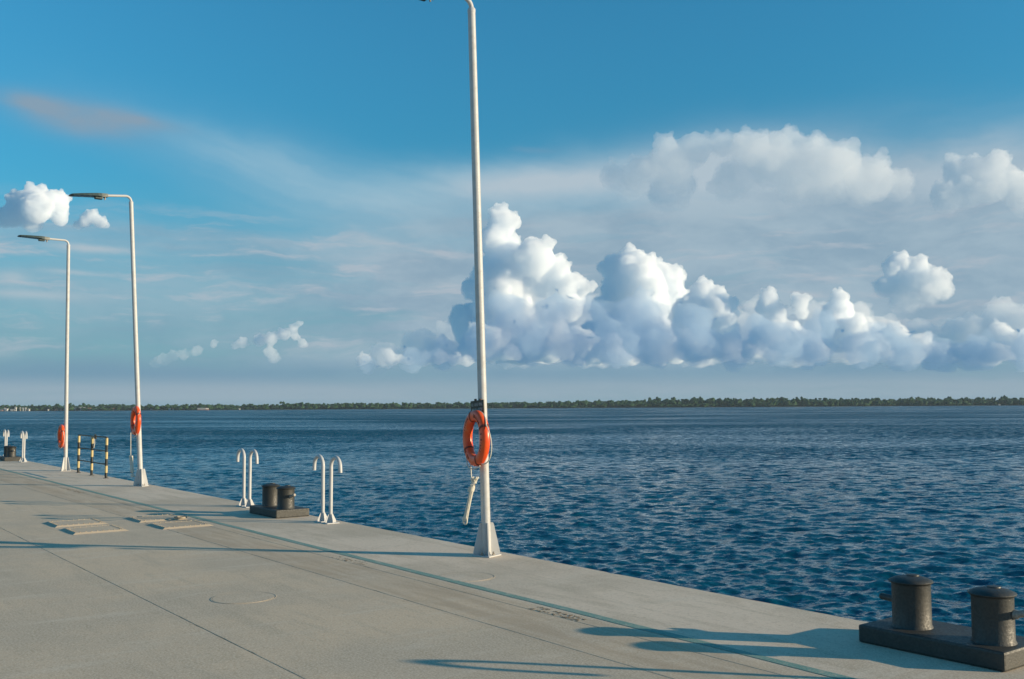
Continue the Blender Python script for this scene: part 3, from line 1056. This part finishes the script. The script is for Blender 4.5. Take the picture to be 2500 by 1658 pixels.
# ------------------------------------------------------------------ rope bundles
def rope_bundle(s, w, z_hang, z_knot, z_end, ds_end, label, flip=False, top=(0.0, 0.055), fat=1.0):
    """throwing line made up into a hanging bundle"""
    t = thing("rope_bundle", label, "rope", W(s, w, z_knot), QROT, "coiled throwing lines below the life rings")
    r_ = random.Random(int(s * 10))
    ln = MB()
    ln.tube([(0.0, 0.02, 0.0), (top[0] * 0.35, 0.02 + (top[1] - 0.02) * 0.35, (z_hang - z_knot) * 0.4), (top[0], top[1], z_hang - z_knot)], 0.008, 8)
    ln.build("hanging_line", M['rope'], t)
    L = z_end - z_knot
    for k in range(7):
        a_ = 2 * PI * k / 7
        rr_ = (0.022 + 0.010 * r_.random()) * fat
        pts = []
        for q in range(9):
            f_ = q / 8
            x = rr_ * math.cos(a_ + f_ * 0.8) * (1 - 0.35 * math.sin(PI * f_))
            y = rr_ * math.sin(a_ + f_ * 0.8) * (1 - 0.35 * math.sin(PI * f_)) + ds_end * f_
            pts.append((x, y, L * f_ - 0.02))
        MB().tube(pts, 0.012 * fat, 8).build("strand", M['rope'], t)
    # gathered loops at one end, bight at the other
    for k in range(6):
        a_ = 2 * PI * k / 6 + 0.3
        pts = []
        for q in range(11):
            f_ = q / 10
            up_ = math.sin(PI * f_)
            sd = (f_ - 0.5) * 0.05
            pts.append((0.045 * up_ * math.cos(a_) - sd * math.sin(a_), -0.03 + 0.045 * up_ * math.sin(a_) + sd * math.cos(a_) - 0.02 * up_, 0.0 + 0.075 * up_))
        o = MB().tube(pts, 0.011, 8).build("loop", M['rope'], t)
        if flip:
            o.location = (0, ds_end, L - 0.06)
            o.scale = (1.0, 1.0, -1.0)
    wr_ = MB()
    for k in range(4):
        zc = -0.05 - 0.016 * k
        f_ = zc / L
        wr_.tube([(0.036 * math.cos(q * PI / 6), ds_end * f_ + 0.036 * math.sin(q * PI / 6), zc) for q in range(13)], 0.009, 6)
    wr_.build("lashing", M['rope'], t)
    pts = [(0.0, ds_end + 0.045 * math.cos(q * PI / 8), L - 0.01 + 0.05 * math.sin(q * PI / 8)) for q in range(17)]
    MB().tube(pts, 0.010, 8).build("end_eye", M['rope'], t)
    return t


rope_bundle(10.45, 7.20, 1.18, 0.93, 0.46, 0.17, "cream rope bundle hanging under the nearest life ring", top=(0.06, 0.13), fat=0.85)
rope_bundle(25.36, 7.27, 1.30, 0.75, 0.36, -0.13, "cream rope bundle hanging under the life ring on the leaning lamp post", flip=True, fat=1.25)

# ------------------------------------------------------------------ sign on the nearest lamp post
t = thing("notice_sign", "small dark sign with two pale lines above the nearest life ring", "sign", W(10.50, 7.318, 1.865), QROT)
rot = Matrix.Rotation(R(-4), 3, 'X')
MB().box((0, 0, 0), (0.012, 0.29, 0.22), rot, 0.002).build("board", M['sign'], t)
r_ = random.Random(4)
for li, (z, segs) in enumerate(((0.057, ((-0.125, -0.075), (-0.06, 0.03), (0.04, 0.125))), (-0.008, ((-0.12, -0.07), (-0.058, 0.0), (0.012, 0.118))))):
    tm = MB()
    for a0, a1 in segs:
        y = a0
        while y < a1 - 0.010:
            wd_ = 0.010 + 0.006 * r_.random()
            h_ = 0.036 + 0.006 * r_.random()
            c = rot @ Vector((-0.008, -y - wd_ / 2, z))
            tm.box(c, (0.003, wd_ * 0.45, h_), rot)
            if r_.random() < 0.75:
                tm.box(rot @ Vector((-0.0081, -y - wd_ * 0.8, z + (r_.random() - 0.5) * h_ * 0.7)), (0.003, wd_ * 0.6, 0.008), rot)
            y += wd_ + 0.004
    tm.build("lettering", M['sign_text'], t)
for yy in (0.11, -0.11):
    MB().box((0.012, yy * 0.5, -0.02), (0.02, 0.03, 0.30), rot, 0.002).build("mounting_strap", M['bracket'], t)
MB().box((0.0, -0.105, -0.18), (0.05, 0.045, 0.16), rot, 0.006).build("ring_hook", M['bracket'], t)

# ------------------------------------------------------------------ twin bollards
def twin_bollard(s, label):
    t = thing("twin_bollard", label, "bollard", W(s, 7.385), QROT, "black twin mooring bollards")
    bw, bl, bh = 0.62, 1.18, 0.14
    MB().box((0.0, 0, bh / 2), (bw, bl, bh), None, 0.018).build("base_block", M['bollard'], t)
    for sgn in (1, -1):
        c = (-0.035, 0.285 if sgn > 0 else -0.372, bh)
        prof = [(0.160, -0.004), (0.154, 0.010), (0.1475, 0.022), (0.1465, 0.18), (0.1465, 0.328), (0.150, 0.338), (0.161, 0.344), (0.167, 0.349), (0.1685, 0.355), (0.165, 0.361), (0.130, 0.378), (0.085, 0.389), (0.035, 0.393), (0.012, 0.394)]
        b = MB().lathe(prof, 48, c).build("bollard_post", M['bollard'], t)
        MB().lathe([(0.05, 0.0), (0.048, 0.008), (0.01, 0.010)], 20, (c[0] + 0.03, c[1], bh + 0.3925)).build("lift_boss", M['bollard'], b)
        d = Vector((0.05, sgn * 1.0, 0.27 if sgn < 0 else 0.05)).normalized()
        p0 = Vector((c[0] + 0.02, c[1], bh + 0.175)) + d * 0.12
        MB().tube([p0, p0 + d * 0.05, p0 + d * 0.062, p0 + d * 0.17, p0 + d * 0.178], [0.034, 0.034, 0.026, 0.026, 0.018], 16).build("cross_pin", M['steel'] if sgn < 0 else M['bollard'], b)
    return t


tb = twin_bollard(4.245, "nearest and largest-looking black twin bollard, at the right frame edge")
b2 = copy_tree(tb)
b2.location = W(16.78, 7.385)
b2['label'] = "black twin bollard standing between two pairs of white curved handrails"
b3 = copy_tree(tb)
b3.location = W(40.92, 7.385)
b3['label'] = "distant black twin bollard at the left frame edge"

# ------------------------------------------------------------------ ladder handrails
def handrail(sgn):
    t = thing("ladder_handrail", "white curved handrail", "handrail", (0, 0, 0), QROT, "white hook-topped handrails at the ladder heads")
    r0, rh, H = 0.031, 0.165, 1.11
    pts = [Vector((0, 0, 0.012)), Vector((0, 0, 0.4)), Vector((0, 0.004 * sgn, H - rh - 0.12)), Vector((0, 0.002 * sgn, H - rh - r0))]
    for k in range(1, 15):
        a_ = PI * k / 14 * 0.985
        pts.append(Vector((0, sgn * rh * (1 - math.cos(a_)), H - rh - r0 + rh * math.sin(a_))))
    pts.append(pts[-1] + Vector((0, sgn * 0.006, -0.085)))
    MB().tube(pts, r0, 18).build("pipe", M['white'], t)
    MB().box((0.0, 0, 0.007), (0.22, 0.20, 0.014), None, 0.003).build("base_plate", M['white'], t)
    for k, (a_, ln) in enumerate(((0, 0.095), (PI, 0.095), (PI / 2 * sgn, 0.085), (-PI / 2 * sgn, 0.07))):
        axm = Matrix.Rotation(a_, 4, 'Z')
        poly = [(0.026, 0.014), (ln, 0.014), (ln, 0.045), (0.042, 0.145), (0.026, 0.16)]
        MB().prism(poly, 0.009, axm).build("gusset", M['white'], t)
    return t


proto = {1: handrail(1), -1: handrail(-1)}
first = {1: True, -1: True}
rails = [
    (2.60, None),
    (15.13, ("left pipe of the handrail pair right of the middle bollard", "right pipe of the handrail pair right of the middle bollard")),
    (18.55, ("left pipe of the handrail pair behind the middle bollard", "right pipe of the handrail pair behind the middle bollard")),
    (39.27, ("left pipe of the distant handrail pair right of the farthest bollard", "right pipe of the distant handrail pair right of the farthest bollard")),
    (42.55, ("left pipe of the farthest handrail pair, above the farthest bollard", "right pipe of the farthest handrail pair, above the farthest bollard")),
]
for s, labs in rails:
    for sgn in ((1, -1) if labs else (-1,)):
        o = proto[sgn] if first[sgn] else copy_tree(proto[sgn])
        first[sgn] = False
        o.location = W(s + (0.145 * sgn if labs else 0.0), 7.50)
        if labs:
            o['label'] = labs[0] if sgn > 0 else labs[1]
        else:
            o['label'] = "white handrail beyond the right frame edge, casting the long hooked shadow"

# ------------------------------------------------------------------ striped barrier
t = thing("barrier_rail", "yellow and black banded post-and-rail barrier at the quay edge", "barrier", W(30.0, 7.52), QROT)
for k, (yy, hh) in enumerate(((1.5, 1.09), (0.0, 1.09), (-1.5, 1.12))):
    o = MB().tube([(0, 0, 0), (0, 0, hh)], 0.037, 16).build("post", M['striped'], t)
    o.location = (0, yy, 0)
    MB().box((0, 0, 0.005), (0.12, 0.12, 0.010), None, 0.002).build("foot_plate", M['striped'], o)
for zz in (0.375, 0.735, 1.115):
    MB().tube([(0.0, -1.50, zz), (0.0, 1.58, zz)], 0.016, 12).build("rail", M['striped_rail'], t)
MB().box((0.05, -0.14, 1.10), (0.03, 0.16, 0.11), Matrix.Rotation(R(12), 3, 'X'), 0.006).build("latch_plate", M['striped_rail'], t)
MB().tube([(0.03, -0.10, 1.06), (0.04, -0.10, 0.90), (0.03, -0.06, 0.78)], 0.010, 8).build("latch_chain", M['rope'], t)

# ------------------------------------------------------------------ cover plates
def cover_plate():
    t = thing("cover_plate", "cover", "cover plate", (0, 0, 0), QROT, "raised square cover plates on the deck")
    a_ = 0.41
    h_ = 0.024
    # rim frame with sloped sides and a slightly lower lid
    fr_ = MB()
    o0, o1, i1 = a_, a_ - 0.050, a_ - 0.085
    def sq(r, z):
        return [(-r, -r, z), (r, -r, z), (r, r, z), (-r, r, z)]
    vs = sq(o0, 0) + sq(o1, h_) + sq(i1, h_) + sq(i1, h_ - 0.014)
    fs = []
    for k in range(3):
        for q in range(4):
            q2 = (q + 1) % 4
            fs.append((k * 4 + q, k * 4 + q2, (k + 1) * 4 + q2, (k + 1) * 4 + q))
    fr_.add(vs, fs)
    fr_.build("rim", M['plate'], t)
    MB().box((0, 0, h_ / 2 - 0.006), (2 * i1 - 0.008, 2 * i1 - 0.008, h_ + 0.008), None, 0.001).build("lid", M['concrete'], t)
    bolt = MB().lathe([(0.011, 0), (0.011, 0.006), (0.006, 0.007), (0.006, 0.010)], 6, (0, 0, 0)).mesh("bolt", M['bolt'])
    for k in range(8):
        q = -0.294 + 0.084 * k
        for (x, y) in ((q, -0.344), (q, 0.344), (-0.344, q), (0.344, q)):
            b = bpy.data.objects.new("bolt", bolt)
            col.objects.link(b)
            b.parent = t
            b.location = (x, y, h_)
    return t


cp = cover_plate()
cps = [(17.68, 4.20, "farther left one of the four raised cover plates on the deck"),
       (16.52, 4.20, "nearest left one of the four raised cover plates on the deck"),
       (17.50, 5.46, "farther right one of the four raised cover plates, next to the green line"),
       (16.30, 5.47, "nearer right one of the four raised cover plates, by the green line")]
for i, (s, w, lab) in enumerate(cps):
    o = cp if i == 0 else copy_tree(cp)
    o.location = W(s, w, 0.0)
    o['label'] = lab

# mooring ring lying on the far right plate
mo = MB().tube([(0.10 * math.cos(k * PI / 12), 0.10 * math.sin(k * PI / 12), 0.052) for k in range(25)], 0.014, 8, cap=False).build("lifting_ring", M['bolt'])
mo.location = W(17.02, 5.72, 0.0)
tag(mo, "small steel lifting ring lying beside the farther right cover plate", "ring")

# ------------------------------------------------------------------ round flush covers
def round_cover(s, w, label):
    t = thing("round_cover", label, "round cover", W(s, w, 0), QROT, "round covers set flush in the deck")
    D = 0.318
    MB().lathe([(D - 0.016, 0.0005), (D - 0.016, 0.002), (0.01, 0.003)], 64).build("lid", M['concrete'], t)
    rim = MB()
    prof = [(D + 0.005, 0.0), (D + 0.003, 0.0016), (D - 0.005, 0.0018), (D - 0.012, -0.001)]
    V, F = [], []
    sg = 64
    for (r, z) in prof:
        for k in range(sg):
            a_ = 2 * PI * k / sg
            V.append((r * math.cos(a_), r * math.sin(a_), z + 0.0005))
    for i in range(len(prof) - 1):
        for k in range(sg):
            k2 = (k + 1) % sg
            F.append((i * sg + k, i * sg + k2, (i + 1) * sg + k2, (i + 1) * sg + k))
    rim.add(V, F, True).build("rim", M['plate'], t)


round_cover(9.72, 3.91, "round flush cover in the open deck left of the green line")
round_cover(9.33, 6.34, "round flush cover crossing the green line before the nearest lamp post")

# ------------------------------------------------------------------ crumbled mortar along the joint
def crumbs(s0, s1, w0, w1, nC, label, seed):
    r = np.random.default_rng(seed)
    bv, bf = ICO1
    V, F = [], []
    for i in range(nC):
        s = s0 + (s1 - s0) * r.random()
        rowc = w0 if r.random() < 0.5 else w1
        w = rowc + r.normal(0, 0.016)
        sz = 0.004 + 0.011 * r.random() ** 2
        q = bv * (1 + r.normal(0, 0.22, (len(bv), 1))) * np.array([sz, sz * (0.6 + r.random()), sz * 0.18])
        p = W(s, w, 0.002)
        V.append(q + np.array(p))
        F.append(bf + i * len(bv))
    o = bpy.data.objects.new("crumbled_mortar", np_mesh("crumbled_mortar", np.concatenate(V), np.concatenate(F), M['dirt'], False))
    col.objects.link(o)
    o['kind'] = 'stuff'
    tag(o, label, "debris")


crumbs(6.80, 7.52, 5.92, 5.83, 170, "dark crumbled mortar below the green line near the bollard shadows", 1)
crumbs(10.8, 11.6, 5.93, 5.85, 80, "dark crumbled mortar by the joint left of the nearest lamp post", 2)
crumbs(23.9, 25.7, 5.86, 5.78, 110, "dark crumbled mortar by the joint near the second lamp post", 3)

# ------------------------------------------------------------------ cumulus clouds, real bodies of vapour far out over the land, plus one added haze veil
def cloud_material(name, dens, fade=None, colr=(0.985, 0.992, 1.0)):
    m = bpy.data.materials.new(name)
    m.use_nodes = True
    nt = NT(m.node_tree)
    nt.n.clear()
    out = nt.node('ShaderNodeOutputMaterial')
    vol = nt.node('ShaderNodeVolumePrincipled')
    vol.inputs['Color'].default_value = (*colr, 1)
    vol.inputs['Anisotropy'].default_value = 0.0
    vol.inputs['Density'].default_value = dens
    if fade:                                     # thins out towards its ragged base
        z0, z1, st_ = fade
        p = world_pos(nt)
        nz = nt.noise(p, 1 / 420.0, 3, 0.6)
        zz = nt.math('ADD', nt.separate(p)[2], nt.math('MULTIPLY', nt.math('SUBTRACT', nz, 0.5), 0.9 * (z1 - z0)))
        nt.link(nt.math('MULTIPLY', nt.ramp(zz, z0, z1), dens), vol.inputs['Density'])
        m.cycles.volume_step_rate = st_
    nt.link(vol.outputs[0], out.inputs['Volume'])
    return m


CU = 100.0


def cumulus(label, blobs, dist, seed, dens, puff=1.15, vox=0.225, noise_amt=0.58, fade=None, base=None, colr=(0.972, 0.984, 0.994)):
    """blobs: (photo x, photo y, radius) read off as angles, set out at their real distance in hundreds of metres"""
    mat = cloud_material("cloud_vapour", dens, (cz(fade[0], dist), cz(fade[1], dist), fade[2]) if fade else None, colr)
    r = np.random.default_rng(seed)
    k = dist / 2431.0 / CU
    sp = []
    cx = np.mean([b[0] for b in blobs])
    for (bx, by, br) in blobs:
        x = (bx - cx) * k
        z = (991.5 - (bx - 1250) * 0.00576 - by) * k
        rr_ = br * k
        y0 = r.normal(0, 0.35) * rr_
        sp.append((x, y0, z, rr_))
        n1 = int(20 * puff)
        for q in range(n1):
            d = r.normal(0, 1, 3)
            d /= np.linalg.norm(d)
            if d[2] < -0.35:
                d[2] *= -0.6
            r1 = rr_ * (0.18 + 0.26 * r.random())
            c = np.array((x, y0, z)) + d * rr_ * 0.86
            sp.append((*c, r1))
            for q2 in range(4):
                d2 = d + r.normal(0, 0.7, 3)
                d2 /= np.linalg.norm(d2)
                c2 = c + d2 * r1 * 0.85
                sp.append((*c2, r1 * (0.28 + 0.25 * r.random())))
    sp = [s for s in sp if s[3] > vox * 0.6]
    bv, bf = ICO2
    V = np.concatenate([bv * s[3] + np.array(s[:3]) for s in sp])
    F = np.concatenate([bf + i * len(bv) for i in range(len(sp))])
    tmp = bpy.data.objects.new("tmp_cloud", np_mesh("tmp_cloud", V, F, mat))
    col.objects.link(tmp)
    md = tmp.modifiers.new("r", 'REMESH')
    md.mode = 'VOXEL'
    md.voxel_size = vox
    for (sc_, st_, dp) in ((3.4, 1.35, 2), (1.3, 0.62, 2), (0.6, 0.27, 1)):
        tx = bpy.data.textures.new("billow", 'CLOUDS')
        tx.noise_scale = sc_ * noise_amt
        tx.noise_depth = dp
        tx.noise_basis = 'ORIGINAL_PERLIN'
        tx.noise_type = 'HARD_NOISE'
        dm = tmp.modifiers.new("d", 'DISPLACE')
        dm.texture = tx
        dm.texture_coords = 'LOCAL'
        dm.strength = st_ * noise_amt
        dm.mid_level = 0.35
    dg = bpy.context.evaluated_depsgraph_get()
    me = bpy.data.meshes.new_from_object(tmp.evaluated_get(dg))
    tm = tmp.data
    bpy.data.objects.remove(tmp)
    bpy.data.meshes.remove(tm)
    me.name = "cumulus_cloud"
    if base:                                     # flat condensation level
        n_ = len(me.vertices)
        co = np.empty(n_ * 3, dtype=np.float32)
        me.vertices.foreach_get('co', co)
        co = co.reshape(-1, 3)
        zb = cz(base, dist) / CU
        wv = 0.035 * zb * (np.sin(co[:, 0] * 0.9 + seed) + np.sin(co[:, 0] * 2.3 + co[:, 1]))
        co[:, 2] = np.where(co[:, 2] < zb + wv, zb + wv + 0.06 * (co[:, 2] - zb - wv), co[:, 2])
        me.vertices.foreach_set('co', co.ravel())
        me.update()
    me.materials.clear()
    me.materials.append(mat)
    me.polygons.foreach_set('use_smooth', np.ones(len(me.polygons), dtype=bool))
    o = bpy.data.objects.new("cumulus_cloud", me)
    col.objects.link(o)
    o.location = ((cx - 1250) / 2431.0 * dist, dist, 1.9)
    o.scale = (CU, CU, CU)
    tag(o, label, "cloud", "clouds over the far bank")
    return o


def cz(y, dist):
    return (991.5 - y) / 2431.0 * dist



cumulus("tall white cumulus tower directly right of the nearest lamp post", [(1228, 540, 40), (1200, 585, 40), (1240, 615, 45), (1305, 635, 52), (1350, 665, 45), (1290, 710, 70), (1380, 695, 36), (1425, 700, 24), (1450, 698, 13), (1220, 700, 75), (1150, 790, 55), (1240, 790, 90), (1330, 770, 60), (1390, 750, 40), (1180, 850, 60), (1270, 860, 70), (1350, 850, 60), (1420, 840, 40)], 23000.0, 1, 0.0075, base=882)
cumulus("biggest cauliflower-topped cumulus right of the tower", [(1545, 640, 40), (1500, 655, 34), (1580, 650, 36), (1625, 680, 48), (1560, 700, 70), (1655, 725, 32), (1672, 750, 18), (1610, 755, 58), (1515, 760, 62), (1480, 830, 60), (1590, 830, 70), (1520, 700, 50), (1540, 860, 60), (1640, 850, 50), (1440, 860, 40)], 27000.0, 2, 0.0065, base=884)
cumulus("small two-lobed cumulus just right of the biggest cumulus", [(1725, 708, 34), (1760, 718, 24), (1700, 740, 35), (1785, 742, 22), (1803, 765, 12), (1740, 755, 35), (1690, 790, 50), (1760, 790, 40), (1700, 850, 50), (1770, 850, 44)], 25000.0, 3, 0.0075, base=880)
cumulus("pair of small cumulus heads in the middle of the right-hand row", [(1880, 730, 26), (1868, 752, 22), (1900, 770, 26), (1895, 795, 28), (1930, 805, 26), (1952, 738, 24), (1925, 760, 16), (1960, 765, 18), (1880, 830, 44), (1950, 830, 36), (1840, 860, 34), (1910, 865, 40), (1980, 860, 36)], 21000.0, 4, 0.0085, base=880)
cumulus("pointed cumulus head with a trailing right shoulder", [(2052, 728, 24), (2062, 755, 32), (2035, 778, 32), (2085, 790, 32), (2125, 808, 28), (2155, 812, 18), (2060, 830, 56), (2120, 850, 40), (2020, 865, 40), (2090, 870, 40), (2170, 860, 34)], 28000.0, 5, 0.0070, base=884)
cumulus("low cumulus bank in the right corner above the bank", [(2190, 812, 30), (2215, 835, 32), (2245, 842, 32), (2290, 862, 34), (2345, 862, 28), (2380, 850, 20), (2440, 812, 30), (2462, 830, 36), (2490, 838, 34), (2420, 868, 36), (2140, 862, 36), (2520, 860, 40), (2300, 885, 34), (2220, 880, 36)], 19000.0, 6, 0.0080, base=888)
cumulus("single bulging cumulus high in the right-hand grey veil", [(2205, 640, 30), (2178, 655, 22), (2250, 648, 28), (2255, 675, 36), (2285, 690, 34), (2305, 712, 26), (2260, 722, 34), (2205, 700, 36), (2170, 700, 30), (2220, 740, 40)], 24000.0, 7, 0.0080, fade=(775, 640, 0.35))
cumulus("low cumulus puff left of centre in the right-hand half", [(1492, 838, 28), (1478, 860, 32), (1505, 872, 30), (1450, 880, 24), (1535, 885, 22), (1410, 888, 18)], 17000.0, 8, 0.0100, base=890)
cumulus("small cloud puff near the nearest lamp post, right side", [(1246, 862, 22), (1258, 870, 16), (1230, 874, 14)], 16000.0, 9, 0.0100, base=882, noise_amt=0.40)
cumulus("string of low puffs between the low puff and the corner bank", [(1672, 815, 18), (1690, 838, 22), (1715, 856, 20), (1735, 862, 14), (1640, 850, 18), (1655, 870, 22), (1610, 884, 24), (1760, 882, 16), (1790, 872, 24), (1825, 884, 20), (1850, 868, 18), (1880, 876, 30), (1930, 882, 22), (1965, 866, 20), (1990, 880, 30), (2040, 876, 22), (2070, 884, 26), (1560, 890, 18), (2100, 878, 20)], 15000.0, 10, 0.0050, 1.0, 0.22, 0.85, base=890)
cumulus("bright white cumulus at the left frame edge beside the lamps", [(72, 482, 36), (38, 494, 34), (122, 486, 32), (142, 506, 20), (95, 512, 40), (30, 524, 34), (140, 532, 20), (70, 540, 28), (5, 530, 28)], 22000.0, 11, 0.0110, fade=(575, 515, 0.35), noise_amt=0.40)
cumulus("small pointed white cloud under the second lamp head", [(216, 522, 17), (200, 536, 18), (232, 538, 17), (248, 546, 11), (180, 546, 14)], 20000.0, 12, 0.0110, fade=(562, 530, 0.35), noise_amt=0.40)
cumulus("ragged warm-lit cloud left of centre above the horizon", [(690, 815, 18), (715, 800, 13), (732, 790, 9), (660, 828, 18), (630, 832, 17), (590, 838, 15), (572, 845, 11), (655, 860, 16), (668, 875, 16), (735, 838, 13), (720, 822, 12)], 20000.0, 13, 0.0070, fade=(905, 800, 0.4), noise_amt=0.40)
cumulus("faint warm cloud scrap left of the ragged cloud", [(420, 870, 16), (400, 880, 18), (380, 886, 16), (520, 840, 12), (480, 858, 16), (450, 868, 16)], 21500.0, 14, 0.0030, fade=(905, 820, 0.5))
cumulus("low cloud row left of the nearest lamp post", [(890, 880, 19), (880, 888, 16), (945, 862, 14), (955, 878, 20), (975, 884, 18), (1040, 882, 20), (1075, 876, 20), (1110, 878, 20), (1140, 882, 18), (1000, 890, 18)], 18000.0, 15, 0.0060, base=890, noise_amt=0.40)
cumulus("great soft-edged cloud arching across the upper right", [(1640, 405, 70), (1700, 365, 50), (1770, 345, 36), (1830, 370, 54), (1930, 340, 42), (1900, 390, 76), (2000, 365, 50), (2070, 385, 52), (2030, 430, 78), (2150, 425, 66), (2195, 450, 48), (1960, 450, 66), (1650, 455, 64), (1570, 425, 50), (2235, 478, 26), (1500, 430, 40), (1540, 455, 44), (1800, 440, 60), (2110, 470, 44)], 30000.0, 16, 0.0011, 0.8, 0.5, 1.9, fade=(545, 360, 0.7))
cumulus("soft-edged cloud with pointed top at the right frame edge", [(2345, 380, 20), (2350, 415, 36), (2400, 410, 42), (2440, 402, 38), (2420, 455, 50), (2490, 450, 48), (2370, 470, 46), (2320, 480, 46), (2530, 480, 54)], 33000.0, 17, 0.0018, 0.8, 0.5, 1.6, fade=(550, 420, 0.7))
cumulus("long soft cloud bank standing behind the whole cumulus row", [(940, 870, 40), (1030, 845, 50), (1110, 830, 50), (1170, 800, 60), (1300, 820, 80), (1420, 800, 70), (1500, 800, 80), (1620, 810, 80), (1720, 800, 70), (1800, 810, 60), (1880, 800, 70), (1980, 800, 66), (2060, 800, 70), (2160, 820, 60), (2260, 830, 60), (2360, 830, 66), (2460, 800, 70), (2540, 800, 70), (1450, 870, 50), (1700, 870, 50), (1950, 870, 50), (2200, 880, 50), (2400, 880, 50), (1250, 880, 46)], 36000.0, 18, 0.0011, 0.8, 0.6, 1.6, base=896)

cumulus("added blue-grey haze veil dimming the feet of the cumulus row", [(900, 890, 30), (1010, 876, 40), (1080, 860, 50), (1180, 840, 60), (1290, 830, 72), (1400, 845, 64), (1500, 840, 70), (1600, 835, 74), (1700, 840, 66), (1800, 850, 60), (1900, 845, 64), (2000, 850, 60), (2100, 855, 60), (2200, 865, 56), (2300, 870, 56), (2400, 865, 60), (2500, 860, 60), (2600, 860, 60), (1240, 760, 60), (1560, 770, 66), (1360, 760, 54), (1700, 780, 50), (1460, 770, 50), (1850, 800, 46), (2000, 800, 46), (2150, 820, 46)], 13000.0, 19, 0.0030, 0.8, 0.4, 1.5, base=912, colr=(0.70, 0.83, 0.94))  # tinted absorbing volume, added to dim and grey the cloud feet like distance haze

# ------------------------------------------------------------------ air over the river
hz = MB().box((0, 2560, 7.0), (10600, 5500, 27.0)).build("haze", M['joint'])
hm = bpy.data.materials.new("river_haze")
hm.use_nodes = True
hn = NT(hm.node_tree)
hn.n.clear()
hv = hn.node('ShaderNodeVolumePrincipled')
hv.inputs['Color'].default_value = (0.72, 0.88, 1.0, 1)
hv.inputs['Density'].default_value = 0.00006
ho = hn.node('ShaderNodeOutputMaterial')
hn.link(hv.outputs[0], ho.inputs['Volume'])
hz.data.materials.clear()
hz.data.materials.append(hm)
hz['kind'] = 'stuff'
